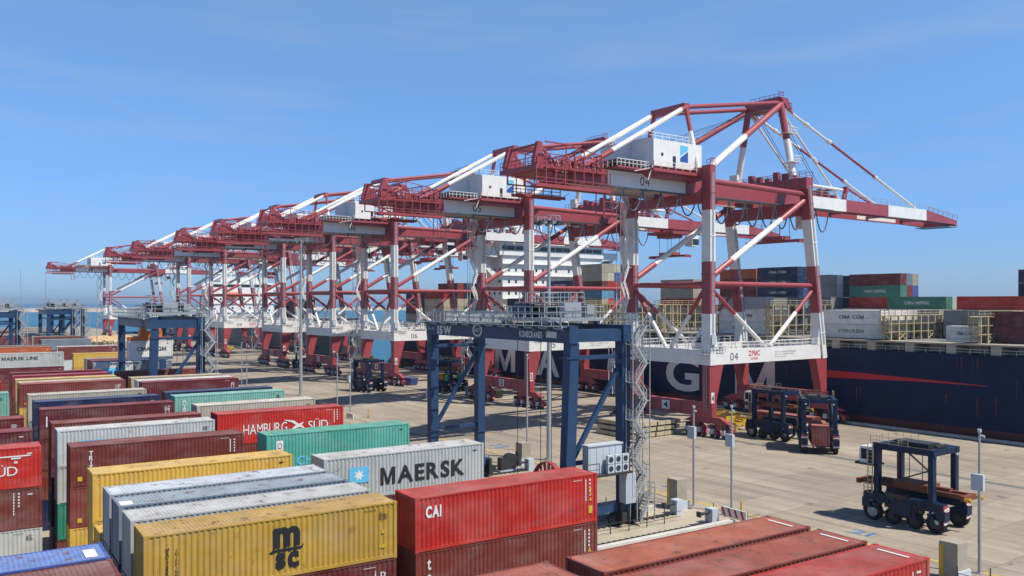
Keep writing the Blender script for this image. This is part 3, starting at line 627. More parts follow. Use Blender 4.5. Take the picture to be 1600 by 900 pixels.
letters(mb, '15W', 11.6, 8.2, 18.1, 19.12, FX, '-x', bold=.06, space=1.1); mb.build('number', M['letwhite'], asc); mb = MB(); letters(mb, 'KONECRANES', -5.9, -9.9, 18.35, 19.0, FX, '-x', bold=.03); mb.build('maker_lettering', M['letwhite'], asc); mb = MB(); letters(mb, 'Max. 40t', 13.9, 12.4, 18.6, 18.9, FX, '-x')
mb.build('lettering', M['letwhite'], asc)
mb = MB(); mb.box(FX, FX+.003, -12.3, -10.6, 18.45, 19.05)
for k in range(24):
    t = 2*math.pi*k/24; t2 = 2*math.pi*(k+1)/24
    mb.add([(FX,2.4+1.02*math.cos(t),18.8+.72*math.sin(t)),(FX,2.4+1.02*math.cos(t2),18.8+.72*math.sin(t2)),(FX,2.4+.74*math.cos(t2),18.8+.52*math.sin(t2)),(FX,2.4+.74*math.cos(t),18.8+.52*math.sin(t))], [(0,1,2,3)])
letters(mb, 'BEST', 3.0, 1.8, 18.6, 19.0, FX, '-x', bold=.02); mb.build('logo', M['letgrey'], asc)
o = container('reefer white', yard(21.7,135.1,13.3), YA, 'white short container with black letters hanging under the second blue gantry', YARD, 6.058)
deco(o, lambda mb: letters(mb,'CMA CGM',1.0,5.1,1.35,1.95,P_,bold=.02), M['letblack'])
e = empty('lifting_spreader', yard(21.7,135.1,16.25), YA); tag(e, 'orange spreader gripping the white hanging container', 'spreader')
mb = MB(); mb.box(0,6.05,.1,.5,0,.45); mb.box(0,6.05,1.9,2.3,0,.45); mb.box(0,.5,.5,1.9,.05,.4); mb.box(5.5,6.05,.5,1.9,.05,.4); mb.build('frame', M['orange'], e)
mb = MB(); mb.box(1.5,4.6,.3,2.1,.46,1.3); mb.tube((2,.2,1.5),(2,2.2,1.5),.4); mb.tube((4.1,.2,1.5),(4.1,2.2,1.5),.4); mb.build('headblock', M['orange'], e)
mb = MB()
for x in (2,4.1):
    for y in (.4,2.0): mb.tube((x,y,1.6),(x,y,3.8), .04, n=5)
mb.build('rope', M['dark'], e)

# ---------------------------------------------------------------- ship-to-shore quay cranes
RD, WH = 0, 1
RW = lambda: [M['red'], M['white']]
def make_sts():
    root = empty('quay_crane'); V = 8.8; mats = RW()
    wx = lambda z: 31.0 if z < 11.6 else 31.0-(z-11.6)*.153
    bands = [(5.4,11.62,RD),(11.62,20.0,WH),(20.0,28.5,RD),(28.5,36.9,WH),(36.9,44.2,RD)]
    for sv in (-1, 1):
        v = sv*V
        for ws in (0, 1):
            mb = MB(); X = wx if ws else (lambda z: 0.0); sgn = -1 if ws else 1
            for z0, z1, m in bands[1:]: mb.bar((X(z0),v,z0),(X(z1),v,z1), 1.85, 1.25, m, up=(1,0,0))
            for z0, m in ((16.2,WH),(23.6,RD),(26.4,RD),(32.6,WH),(39.6,RD)): mb.bar((X(z0),v,z0),(X(z0+.14),v,z0+.14), 2.0, 1.4, m, up=(1,0,0))
            for k in range(3): mb.bar((X(14.2)-.2+k*.2,v-.96,14.2),(X(43)-.2+k*.2,v-.96,43), .07, m=2)
            if not ws: mb.box(-.5,.45,v-1.2,v-.93,15.0,16.6,2)
            x = X(5); a_, b_ = x-sgn*.62, x+sgn*.7
            mb.prism([(a_,4.6),(b_,4.6),(x+sgn*2.7,11.62),(a_,11.62)], v-.8, v+.8, RD)
            mb.prism([(X(14.1)+sgn*.6,14.1),(X(14.1)+sgn*1.7,14.1),(X(17.5)+sgn*.6,18.0)], v-.7, v+.7, WH)
            mb.build('leg', mats+[M['lightgrey']], root)
            # bogies under this leg
            bm = MB(); cx = X(3)
            bm.prism([(v-5.0,2.25),(v+5.0,2.25),(v+2.6,3.3),(v-2.6,3.3)], cx-.45, cx+.45, RD, 'x')
            for dv in (-2.6, 2.6):
                bm.prism([(v+dv-2.2,1.35),(v+dv+2.2,1.35),(v+dv+.9,2.25),(v+dv-.9,2.25)], cx-.4, cx+.4, RD, 'x')
                for d2 in (-1.2, 1.2):
                    bm.prism([(v+dv+d2-1.0,.55),(v+dv+d2+1.0,.55),(v+dv+d2+.5,1.4),(v+dv+d2-.5,1.4)], cx-.5, cx+.5, RD, 'x')
                    for d3 in (-.55,.55): bm.tube((cx-.2,v+dv+d2+d3,.42),(cx+.2,v+dv+d2+d3,.42), .42, 2, 12)
                    bm.box(cx-1.0, cx-.5, v+dv+d2-.3, v+dv+d2+.3, .7, 1.5, 1); bm.tube((cx-.8,v+dv+d2,1.5),(cx-.8,v+dv+d2,2.1), .3, 2, 8)
            e1 = v+sv*5.2; bm.box(cx-.5, cx+.5, min(e1,v+sv*4), max(e1,v+sv*4), .6, 1.5, RD); bm.tube((cx,e1,1.05),(cx,e1+sv*.7,1.05), .22, 2, 8)
            bm.build('bogie', [M['red'], M['lightgrey'], M['dark']], root)
        # portal sill with its handrail
        mb = MB(); mb.box(.62, wx(14.1)-.6, v-.65, v+.65, 11.64, 14.08); mb.build('sill_beam', M['white'], root)
        mb = MB(); mb.rail([(.8,v-.6,14.1),(29.5,v-.6,14.1)], 1.1, 1.6, .04); mb.rail([(.8,v+.6,14.1),(29.5,v+.6,14.1)], 1.1, 1.6, .04); mb.build('handrail', M['white'], root)
        tie = MB(); tie.tube((.5,v,24.9),(wx(24.9)-.5,v,24.9), .42, n=12); tie.build('tie_pipe', M['red'], root)
        tie = MB(); tie.tube((.5,v,41.7),(wx(41.4)-.5,v,41.4), .48, n=12); tie.build('top_pipe', M['red'], root)
        bd = MB(); bd.banded((.6,v,26.0),(wx(40)-.5,v,40.4), [(0,.2,RD),(.2,.72,WH),(.72,1,RD)], lambda p,q,m: bd.tube(p,q,.5,m,12)); bd.build('diagonal', mats, root)
        for p in ((.5,v,24.2),(wx(24)-.5,v,24.2)):
            bd = MB(); bd.banded(p,(15.2+(-.6 if p[0]<5 else .6),v,14.2), [(0,.42,RD),(.42,1,WH)], lambda a,b,m: bd.tube(a,b,.36,m,10)); bd.build('brace', mats, root)
    for ws in (0, 1):
        cx = 31.0 if ws else 0.0
        mb = MB(); mb.box(cx-.6, cx+.6, -V-1.2, V+1.2, 3.25, 5.5); mb.box(cx-.7, cx-.61, -3.4, -3.3, 3.3, 5.5); mb.box(cx-.7, cx-.61, 3.3, 3.4, 3.3, 5.5); mb.build('ground_beam', M['red'], root)
        mb = MB(); c2 = wx(12.8) if ws else 0; mb.box(c2-.55, c2+.55, -V+.95, V-.95, 11.66, 14.06); mb.build('portal_beam', M['white'], root)
        mb = MB(); mb.rail([(c2-.5,-V+1,14.08),(c2-.5,V-1,14.08)], 1.1, 1.6, .04); mb.build('handrail', M['white'], root)
    mb = MB(); mb.tube((0,-V+.9,24.9),(0,V-.9,24.9), .4, n=12); mb.build('tie_pipe', M['red'], root)
    for sv in (-1, 1):
        bd = MB(); bd.banded((0,sv*(V-.9),24.0),(0,sv*.6,14.2), [(0,.42,RD),(.42,1,WH)], lambda a,b,m: bd.tube(a,b,.36,m,10)); bd.build('brace', mats, root)
    mb = MB(); mb.box(-.9,.9,-V+.92,V-.92,42.55,43.9); mb.box(-.9,.9,-V+.9,V-.9,38.2,39.9); mb.build('top_beam', M['red'], root)
    mb = MB(); c2 = wx(43); mb.box(c2-1.0,c2+1.0,-V-.95,V+.95,42.3,44.4); mb.box(c2-.6,c2+.6,-V+.92,V-.92,37.6,39.9); mb.build('top_beam', M['red'], root)
    mb = MB(); mb.rail([(c2-1,-V-.9,44.4),(c2-1,V+.9,44.4)], 1.1, 1.3, .04); mb.rail([(c2+1,-V-.9,44.4),(c2+1,V+.9,44.4)], 1.1, 1.3, .04)
    for k in range(7): mb.box(c2-.5,c2+.4,-7+k*1.9,-6+k*1.9,44.4,45.1+.5*(k%3))
    mb.build('winch_row', M['red'], root)
    mb = MB(); mb.rail([(-.6,-V-.9,44.2),(.6,-V-.9,44.2),(.6,-V+.9,44.2)], 1.1, .6, .04); mb.build('top_rail', M['red'], root)
    mb = MB(); mb.box(c2-1.2,c2+.2,5.6,7.4,44.45,46.6); mb.build('winch_box', M['white'], root)
    # twin girder and boom
    for sv in (-1, 1):
        y = sv*3.6; mb = MB(); segs = [(-25.0,-18.0,RD),(-18.0,-.4,WH),(-.4,32.3,RD)]
        for a, b, m in segs: mb.box(a, b, y-.62, y+.62, 39.95, 42.45, m)
        mb.box(-25.0, 32.3, y-sv*.62-.25, y-sv*.62+.25, 39.7, 39.94, 2); mb.build('girder', mats+[M['beige2']], root)
        mb = MB()
        for a, b, m in [(32.6,46.5,WH),(46.5,62,RD),(62,77.5,WH)]: mb.box(a, b, y-.6, y+.6, 39.95, 42.3, m)
        mb.prism([(77.5,39.95),(91,39.7),(91,40.7),(77.5,42.3)], y-.6, y+.6, RD); mb.box(32.6, 90, y-sv*.62-.25, y-sv*.62+.25, 39.7, 39.94, RD)
        mb.build('boom', mats, root)
    for x in (38,52,66,80): mb = MB(); mb.box(x-.4,x+.4,-2.98,2.98,40.2,41.4); mb.build('boom_tie', M['red'], root)
    mb = MB(); mb.box(89.9,90.7,-2.98,2.98,39.6,40.6)
    mb.box(90.4,92.2,-3.8,3.8,39.5,39.7); mb.rail([(78,-4.3,42.0),(91,-4.3,40.8)], 1.0, 2, .04); mb.build('boom_end', M['red'], root)
    mb = MB(); mb.rail([(32.6,-4.3,42.35),(77,-4.3,42.35)], 1.0, 2.5, .035); mb.box(88,92,-4.0,4.0,39.2,39.4); mb.build('boom_walkway', M['galv'], root)
    mb = MB()   # hinge machinery on the boom
    for k in range(7): mb.box(36+k*1.1, 36.7+k*1.1, -4.0+(k%2)*5, -3+(k%2)*5, 42.4, 43.1+.4*(k%3))
    mb.bar((46.5,-3.6,42.3),(47.5,-3.6,45.0), .7, m=0); mb.bar((46.5,3.6,42.3),(47.5,3.6,45.0), .7); mb.bar((47.5,-3.6,44.8),(47.5,3.6,44.8), .4); mb.bar((47.5,-3.6,44.8),(56,-3.6,42.4), .35); mb.bar((47.5,3.6,44.8),(56,3.6,42.4), .35); mb.build('boom_machinery', M['red'], root)
    mb = MB(); mb.tube((34,-3.6,44.4),(46,-3.6,44.3), .3, 0, 8); mb.tube((34,3.6,44.4),(46,3.6,44.3), .3, 0, 8); mb.build('boom_strut', M['white'], root)
    # A-frame
    for sv in (-1, 1):
        mb = MB(); mb.banded((wx(44)+.1,sv*6.4,44.2),(26,sv*3.6,59.0), [(0,.52,WH),(.52,1,RD)], lambda a,b,m: mb.tube(a,b,.62,m,12)); mb.build('mast_leg', mats, root)
        mb = MB(); mb.banded((0,sv*6.6,43.8),(.3,sv*3.6,54.7), [(0,.6,WH),(.6,1,RD)], lambda a,b,m: mb.tube(a,b,.38,m,10)); mb.build('rear_post', mats, root)
        mb = MB(); mb.banded((.6,sv*V,44.0),(26,sv*3.7,58.6), [(0,.45,WH),(.45,1,RD)], lambda a,b,m: mb.tube(a,b,.55,m,12)); mb.build('mast_brace', mats, root)
        mb = MB(); mb.tube((.3,sv*3.6,54.7),(26,sv*3.6,59.0), .38, n=10); mb.build('apex_tie', M['red'], root)
        mb = MB(); mb.banded((-22.5,sv*3.6,42.4),(.3,sv*3.6,54.7), [(0,.26,RD),(.26,.95,WH),(.95,1,RD)], lambda a,b,m: mb.tube(a,b,.42,m,10)); mb.build('backstay', mats, root)
        mb = MB(); mb.banded((26.8,sv*3.6,58.4),(74+(8 if sv<0 else 0)*0,sv*3.6,42.4), [(0,.31,WH),(.31,.66,RD),(.66,1,WH)], lambda a,b,m: mb.tube(a,b,.24,m,8))
        for t in (.155,.31,.66): c = Vector((26.8,sv*3.6,58.4)).lerp(Vector((74,sv*3.6,42.4)), t); mb.tube(c-Vector((.5,0,-.17)), c+Vector((.5,0,-.17)), .42, WH, 8)
        mb.build('forestay', mats, root)
        mb = MB(); mb.tube((26.6,sv*3.4,57.6),(45.5,sv*3.4,42.3), .2, n=8); mb.tube((36.5,sv*3.4,49.8),(37.6,sv*3.4,48.9), .36, n=8); mb.build('inner_stay', M['white'], root)
        mb = MB()
        for d_ in (0,.5): mb.tube((26.8,sv*(2+d_),58.0),(42,sv*(2+d_),42.6), .05, n=5); mb.tube((26.4,sv*(1.5+d_),58.6),(-4+d_*8,sv*(1.4+d_),48.2), .04, n=5)
        mb.build('hoist_rope', M['dark'], root)
    mb = MB(); mb.box(-.35,.95,-3.9,3.9,54.1,55.3); mb.build('rear_apex_beam', M['red'], root)
    mb = MB(); mb.box(25.3,26.9,-3.9,3.9,58.1,60.0); mb.prism([(25.3,59.9),(27.5,59.9),(29.2,57.2),(27.2,58.2)], -4.2,-3.95); mb.prism([(25.3,59.9),(27.5,59.9),(29.2,57.2),(27.2,58.2)], 3.95,4.2); mb.box(26.9,28.6,-4.2,4.2,58.0,58.12)
    for y in (-2.5,-1,1,2.5): mb.tube((27.6,y-.2,58.9),(27.6,y+.2,58.9), .8, n=14)
    mb.rail([(25.4,-3.8,60.0),(26.8,-3.8,60.0),(26.8,3.8,60.0)], 1.0, 1, .04); mb.rail([(26.9,-4.2,58.12),(28.6,-4.2,58.12),(28.6,4.2,58.12)], 1.0, 1, .04); mb.build('apex_beam', M['red'], root)
    mb = MB()
    for z in (47.5,53.0):
        t = (z-44.2)/14.8; x = wx(44)+.1+(26-wx(44)-.1)*t; y = -6.4+2.8*t
        mb.box(x-1.0,x+1.6,y-1.3,y+1.0,z,z+.1); mb.rail([(x-1,y-1.3,z+.1),(x+1.6,y-1.3,z+.1),(x+1.6,y+1,z+.1)], 1.1, .8, .04)
    mb.ladder((wx(44)+.9,-6.4,44.4),(26.8,-3.8,58.0)); mb.build('mast_platform', M['white'], root)
    # machinery house
    mb = MB(); mb.prism([(-6.2,43.62),(6.2,43.62),(6.2,47.9),(4.5,48.25),(-4.5,48.25),(-6.2,47.9)], -10.0, 1.3, 0, 'x'); ho = mb.build('machinery_house', M['white'], root)
    mb = MB(); mb.box(-11.2,2.3,-7.4,7.4,42.5,43.0); mb.prism([(-10.6,42.5),(1.6,42.5),(.6,41.9),(-9.6,41.9)], -6.6, 6.6); mb.box(-18,-11.2,-6.4,6.4,42.6,42.85); mb.build('house_platform', M['red'], root)
    mb = MB(); mb.rail([(-11.1,7.3,43.02),(-11.1,-7.3,43.02),(2.2,-7.3,43.02),(2.2,7.3,43.02)], 1.1, 1.5, .045); mb.rail([(-9.9,-5,48.2),(1.2,-5,48.2),(1.2,5,48.2),(-9.9,5,48.2),(-9.9,-5,48.2)], 1.0, 1.5, .04); mb.rail([(-18,-6.3,42.86),(-11.2,-6.3,42.86)], 1.1, .8, .05); mb.rail([(-18,-6.3,42.86),(-18,6.3,42.86)], 1.1, 1, .045)
    mb.bar((-11.3,-6.8,43.0),(-14.8,-6.8,42.2), .1); mb.bar((-12,-6.9,41),(-10.6,-6.9,44), .12); mb.ladder((-10.1,-1,43.6),(-10.1,-1,48.2)); mb.build('house_railing', M['white'], root)
    mb = MB(); mb.box(-5.6,-4.9,-6.23,-6.2,43.65,45.5); mb.box(-8.3,-7.8,-6.23,-6.2,45.3,45.8); mb.build('house_door', M['glass'], ho)
    mb = MB(); flat(mb, [(-3.9,44.7),(-2.0,44.7),(-2.0,46.55),(-3.9,45.35)], -6.205); mb.build('logo_lower', M['deepblue'], ho)
    mb = MB(); flat(mb, [(-3.9,45.6),(-2.0,46.75),(-2.0,47.4),(-3.9,47.4)], -6.205); mb.build('logo_upper', M['skyblue'], ho)
    mb = MB()
    for k in range(5):
        mb.tube((-17+k*1.15,-5.6,43.6),(-17+k*1.15,-4.0,43.6), .5, n=10); mb.box(-17.2+k*1.15,-16.6+k*1.15,-3.2,4,42.9,44.0+.3*(k%2))
    mb.build('winch_row', M['dark'], root)
    # rear maintenance platform
    mb = MB()
    for y, x0 in ((-5.4,-33.5),(5.4,-29)): mb.box(x0,-19,y-.6,y+.6,38.6,38.72); mb.box(x0,-19,y-.66,y-.6,38.45,38.95); mb.box(x0,-19,y+.6,y+.66,38.45,38.95)
    mb.box(-32.4,-29.0,-4.6,4.4,41.3,41.9); mb.box(-31,-19,-2.98,2.98,41.2,41.5); mb.box(-31,-19,-5.2,-4.23,41.4,41.6); mb.box(-29,-19,4.23,5.2,41.4,41.6)
    for k in range(9):
        x = -33.4+k*1.79
        for y in ((-6.0,6.0) if x > -29 else (-6.0,)):
            mb.bar((x,y,38.6),(x,y,41.5+(2.6 if k%3==1 else 0)), .13)
            if k%2==0: mb.bar((x,y,38.7),(x+1.79,y,39.8), .07)
        mb.bar((x,-6.0,38.6),(x,-4.8,38.6), .14); mb.bar((x,-6.0,41.5),(x,-4.2,41.9), .12)
    for z in (39.25,39.8,41.5):
        for y, x0 in ((-6.0,-33.4),(6.0,-29)): mb.bar((x0,y,z),(-19,y,z), .1)
    for k in range(10): mb.box(-30.8+k*1.2,-32.1+k*1.2,-4.3+.5*(k%3),-3.0+.4*(k%2),41.6,42.2+.35*(k*7%4)); mb.bar((-30.5+k*1.2,-4.6,41.9),(-29.9+k*1.2,-3.2,43.4+.4*(k%3)), .1)
    for y in (-3.6,3.6):
        mb.box(-32.2,-24.9,y-.3,y+.3,41.72,42.32); mb.bar((-31.5,y,41.8),(-25.1,y,39.9), .22); mb.bar((-31.5,y,39.9),(-25.1,y,39.9), .2)
        for x in (-31.5,-28.3): mb.bar((x,y,39.9),(x,y,41.8), .18)
    for x, z in ((-27,45.2),(-23.5,44.6),(-20,44.2)):
        for y in (-5.0,5.0): mb.bar((x,y,41.6),(x,y,z), .15)
        mb.bar((x,-5.0,z),(x,5.0,z), .16)
    for y in (-5.0,5.0): mb.bar((-31,y,45.2),(-26.5,y,45.2), .2); mb.bar((-27,y,45.2),(-20,y,44.2), .12)
    mb.rail([(-32.3,-4.6,41.9),(-32.3,4.4,41.9)], 1.1, 1, .05); mb.rail([(-32.3,-4.6,41.9),(-29,-4.6,41.9)], 1.1, 1.0, .05); mb.rail([(-30,-4.9,42.45),(-19,-4.9,42.45)], 1.1, 1.2, .05); mb.rail([(-29,4.9,42.45),(-19,4.9,42.45)], 1.1, 1.2, .05)
    for y in (-5.9,-4.2): mb.bar((-18.6,y,38.6),(-18.6,y,34.8), .12); mb.bar((-20.4,y,38.6),(-20.4,y,34.8), .12)
    for z in (34.8,36,37.2): mb.bar((-18.6,-5.9,z),(-18.6,-4.2,z), .1); mb.bar((-20.4,-5.9,z),(-18.6,-5.9,z), .1)
    mb.build('rear_platform', M['red'], root)
    mb = MB(); x = -31.0
    for y in (-3.6,3.6):
        mb.prism([(x-1.3,42.3),(x+.6,42.3),(x+.35,45.4),(x-.45,45.4)], y-.35, y+.35); mb.bar((x+3.0,y,42.4),(x+.2,y,44.9), .3); mb.tube((x+1.4,y-.2,43.2),(x+1.4,y+.2,43.2), .75, n=12)
    mb.bar((x,-3.6,45.1),(x,3.6,45.1), .3); mb.bar((x,-3.6,44.2),(x,3.6,45.0), .16); mb.build('sheave_tower', M['red'], root)
    # festoon cables, stair tower up the far landside leg
    mb = MB(); x = -20.0
    while x < 36:
        L_ = 4.2; dp = 4.3 if x > 2 else 3.4; n = 7; pr = None
        for i in range(n+1):
            t = i/n; p = Vector((x+L_*t, -5.3, 39.6-dp*(1-(2*t-1)**2)**.8))
            if pr is not None: mb.tube(pr, p, .12, n=5)
            pr = p
        x += L_
    mb.box(-20,40,-5.42,-5.18,39.6,39.8); mb.build('festoon_cable', M['cable'], root)
    mb = MB(); mb.stair(-2.6,-1.4,V-.6,V+.4,14.2,42.0,2.8); mb.stair(-3.2,-1.5,V+.9,V+1.8,5.5,14.1,2.8); mb.build('stair_tower', M['white'], root)
    mb = MB(); mb.ladder((-.8,-V,4.5),(-.8,-V,11.5)); mb.box(-2.2,-.63,-V-1,-V+1,13.4,13.5); mb.rail([(-2.2,-V-1,13.5),(-2.2,-V+1,13.5)], 1.1, 1, .04); mb.rail([(-.6,-V-.98,13.6),(3,-V-.98,13.6)], 1.0, .7, .04); mb.build('access_ladder', M['galv'], root)
    # trolley and cab
    mb = MB(); mb.box(26,33,-4.4,4.4,38.8,39.5); mb.box(27.5,31.5,-2.5,2.5,38.0,38.8); mb.rail([(26,-4.4,38.85),(33,-4.4,38.85)], 1.0, 1.2, .04); tr = mb.build('trolley', M['red'], root)
    mb = MB(); mb.box(33.2,35.6,-4.2,-1.8,36.0,38.7); mb.build('operator_cab', M['white'], tr); mb = MB(); mb.box(33.35,35.65,-4.25,-1.75,36.3,37.8); mb.build('cab_window', M['glass'], tr)
    mb = MB()
    for x in (28,31):
        for y in (-2,2): mb.tube((x,y,38),(x,y,34.4), .05, n=5)
    mb.build('hoist_rope', M['dark'], tr)
    mb = MB(); mb.box(29,30,-6.1,6.1,33.2,33.7); mb.box(28.2,30.8,-2.4,2.4,33.7,34.4); mb.box(28.3,30.7,-6.1,-5.7,33.0,33.6); mb.box(28.3,30.7,5.7,6.1,33.0,33.6); mb.build('spreader', M['red'], tr)
    return root


sts = make_sts()
CR = [(101.6,'04',0,0),(149.7,'05',0,22),(208.0,'06',0,-14),(246.5,'07',0,16),(286.0,'08',0,5),(347.6,'09',0,-8),(397.0,'10',0,10),(561.0,'11',0,0)]
CLAB = ['red and white quay crane numbered 04, largest, its boom reaching over the navy ship','red and white quay crane numbered 05, directly behind crane 04','red and white quay crane numbered 06, third along the quay','red and white quay crane numbered 07, fourth along the quay','fifth quay crane along, just before the far white ship bridge','sixth quay crane along, beside the far white ship bridge','seventh quay crane along, behind the second blue gantry','most distant quay crane, alone against the sea at far left']
CRANES = []
for i, (y, num, _, _) in enumerate(CR):
    o = sts if i == 0 else dup(sts)
    CRANES.append(o); o.location = (108.0, y, 0); tag(o, CLAB[i], 'crane', 'ship-to-shore cranes along the quay')
for o, (y, num, _, off) in zip(CRANES, CR):
    for ch in o.children:
        if ch.name.startswith('trolley'): ch.location.x = off
    mb = MB(); letters(mb, num, -11.0, -8.9, 40.5, 41.9, -4.226); mb.build('number', M['letblack'], o); mb = MB(); letters(mb, num, 4.6, 6.6, 12.2, 13.5, -9.456); mb.build('number', M['letblack'], o)
    mb = MB(); letters(mb, 'ZPMC', 9.3, 12.4, 12.75, 13.7, -9.456, bold=.03); letters(mb, '2008', 9.8, 11.8, 12.1, 12.55, -9.456, bold=.02); mb.build('maker_mark', M['letred'], o)
    mb = MB()
    for k, s_ in enumerate(('SWL 61 t UNDER SPREADER','SWL 75 t UNDER HOOK','MAX 22 m/s')): letters(mb, s_, 16.5, 16.5+(6.0,5.4,3.2)[k], 13.1-k*.42, 13.35-k*.42, -9.456)
    mb.build('rating_plate', M['dark'], o)
    mb = MB(); mb.box(-.71,-.705,-.9,.9,3.7,5.2); mb.build('number_plate', M['letwhite'], o); mb = MB(); mb.box(-.3,.4,-9.66,-9.64,5.4,7.2); mb.build('number_plate', M['letwhite'], o)
    d = num[1] if num[0] == '0' else num
    mb = MB(); letters(mb, d, .5, -.5, 3.9, 5.0, -.712, '-x', bold=.03); letters(mb, d, -.2, .3, 5.7, 6.9, -9.668, bold=.03); mb.build('plate_number', M['letblack'], o)

# ---------------------------------------------------------------- container ship alongside
ship = empty('container_ship', (142,0,-2)); tag(ship, 'long navy container ship with huge pale letters, moored under the nearest cranes', 'ship')
DK = 13.3
mb = MB()
# outline in plan: stern to the right (low y), bow to the left
ys = [-75,-70,40,200,262,285,297]; hb = [22,25.5,25.5,25.5,24,14,1]
def hullshell(mb, z0, z1, m, flare=0):
    vs = []
    for y, b in zip(ys, hb): vs += [(25.5-b,y,z0),(25.5-b-flare*(1 if b<24 else 0),y,z1),(25.5+b,y,z0),(25.5+b,y,z1)]
    fs = []
    for i in range(len(ys)-1):
        a = 4*i; b = a+4; fs += [(a,a+1,b+1,b),(a+2,b+2,b+3,a+3),(a+1,a+3,b+3,b+1)]
    fs += [(0,2,3,1)]; mb.add(vs, fs, m)
hullshell(mb, 3.4, DK+2, 0)
hullshell(mb, -1, 3.4, 1)
mb.build('hull', [M['hull'], M['antifoul']], ship)
for ch, y in zip('CMACGM', (215.5,196.5,177.0,149.0,129.5,110.0)):
    mb = MB(); letters(mb, ch, y+4.9, y-4.9, 4.2, 12.0, -.03, '-x', bold=.025); mb.build('hull_letter', M['letgrey'], ship)
mb = MB(); flat(mb, [(94,9.8),(94,11.2),(86,11.1),(65,10.5),(64.5,10.4),(75,10.35)], -.03, '-x'); mb.build('hull_stripe', M['letred'], ship)
# coaming with pillars and dark openings
mb = MB(); mb.box(3.2,48,-60,200,DK+2,DK+3.75,1); mb.box(.4,3.6,-60,200,DK+3.5,DK+3.77,0)
mb.box(3.4,47.6,224,262,DK+2,DK+3.75,1)
y = -58
while y < 200:
    mb.box(.3,3.2,y,y+1.6,DK+2.01,DK+3.5,0); mb.box(2.6,3.19,y+3,y+5.6,DK+2.2,DK+3.3,0); y += 7.1
mb.build('coaming', [M['beige2'], M['shipgrey']], ship)
mb = MB(); mb.rail([(.2,-60,DK+2),(.2,200,DK+2)], .9, 2.4, .025); mb.build('deck_rail', M['shipwhite'], ship)
# superstructure
sp = MB(); sp.box(6,45,206,218,DK+2,DK+24.5); sp.box(4.5,46,205.4,218,DK+24.6,DK+28.2); sp.box(10,41,207,218,DK+28.2,DK+31)
sp.prism([(4.5,DK+24.6),(4.5,DK+23.9),(-2.5,DK+24.4),(-2.5,DK+26.6),(4.5,DK+26.6)], 206.2, 213); sp.prism([(46,DK+24.6),(46,DK+23.9),(53,DK+24.4),(53,DK+26.6),(46,DK+26.6)], 206.2, 213)
sp.prism([(5.98,DK+16),(5.98,DK+18.5),(-1,DK+24.4),(-2.5,DK+24.4)], 208, 212); sp.prism([(45.02,DK+16),(45.02,DK+18.5),(52,DK+24.4),(53,DK+24.4)], 208, 212)
for z in (4.5,8,11.5,15,18.5,22): sp.box(5.6,45.4,205.2,206,DK+z,DK+z+.18)
sp.bar((9,205.6,DK+8),(24,205.6,DK+15), .5); sp.bar((42,205.6,DK+8),(28,205.6,DK+15), .5)
su = sp.build('superstructure', M['shipwhite'], ship)
mb = MB(); mb.box(5.5,45,205.34,205.38,DK+26.2,DK+27.5)
for z in (9.3,12.8,16.3,19.8):
    for k in range(14):
        if (k*7+int(z))%5: mb.box(8+k*2.6,8.7+k*2.6,205.96,205.99,DK+z,DK+z+.9)
    for k in range(4): mb.box(5.96,5.99,207+k*2.7,207.8+k*2.7,DK+z,DK+z+.9)
mb.build('window_row', M['glass'], su)
mb = MB()
for k in range(12): mb.box(7+k*3.1,7.15+k*3.1,205.3,205.33,DK+26.2,DK+27.5)
mb.build('window_frame', M['shipwhite'], su)
mb = MB(); mb.tube((25,212,DK+31),(25,212,DK+40), .5); mb.bar((20,212,DK+35),(30,212,DK+35), .3); mb.tube((22,212,DK+31),(22,212,DK+34), .9); mb.box(14,17,210,213,DK+31,DK+33.5); mb.rail([(10,207.2,DK+31),(41,207.2,DK+31)], 1.1, 2, .06); mb.build('mast', M['shipwhite'], ship)
mb = MB(); mb.box(16,36,222,234,DK+2,DK+20); mb.box(19,33,223,232,DK+20,DK+27); mb.build('funnel', M['shipwhite'], ship)
# lashing bridges: frames across the deck between the bays
def lashing(y, h=7.0, n=19):
    XE = 2.2+2.55*(n-1)+.4; mb = MB(); z0 = DK+3.75
    for yy in (y-.75, y+.75):
        for k in range(n): x = 2.2+k*2.55; mb.bar((x,yy,z0-2.4 if k==0 else z0),(x,yy,z0+h), .22)
        for z in (h/3,h*2/3,h): mb.bar((1.6,yy,z0+z),(XE,yy,z0+z), .2)
        for k in [q for q in (1,5,9,13) if q < n-1]: mb.bar((2.2+k*2.55,yy,z0),(4.75+k*2.55,yy,z0+h/3), .14); mb.bar((4.75+k*2.55,yy,z0),(2.2+k*2.55,yy,z0+h/3), .14)
    for z in (h/3,h*2/3,h): mb.box(1.4,XE,y-.85,y+.85,z0+z-.12,z0+z)
    for z in (h/3,h*2/3,h): mb.rail([(1.4,y-.85,z0+z),(1.4,y+.85,z0+z)], 1.0, .8, .06)
    mb.rail([(1.4,y-.85,z0+h),(XE,y-.85,z0+h)], 1.0, 2, .05)
    mb.bar((2.2,y-.75,z0),(2.2,y+.75,z0+h/3), .14); mb.bar((2.2,y+.75,z0+h/3),(2.2,y-.75,z0+h*2/3), .14); mb.bar((2.2,y-.75,z0+h*2/3),(2.2,y+.75,z0+h), .14)
    mb.build('lashing_bridge', M['cream'], ship)
LB = [52.5, 67.5, 82.9, 108.0, 122.6, 137.5, 152.5, 172.5, 187.5, 201.5]
for y in LB: lashing(y, 4.4 if y < 100 else 6.2, 19 if y < 100 or y > 180 else 9)
mb = MB()
for k in range(32):
    y = -70+k*10.5; mb.box(-.012,0,y,y+.08,3.5,DK+1.9)
for z in (6.2,9.0,11.8): mb.box(-.012,0,-70,200,z,z+.06)
mb.build('plate_seam', M['hull'], ship)
mb = MB(); rn = random.Random(8)
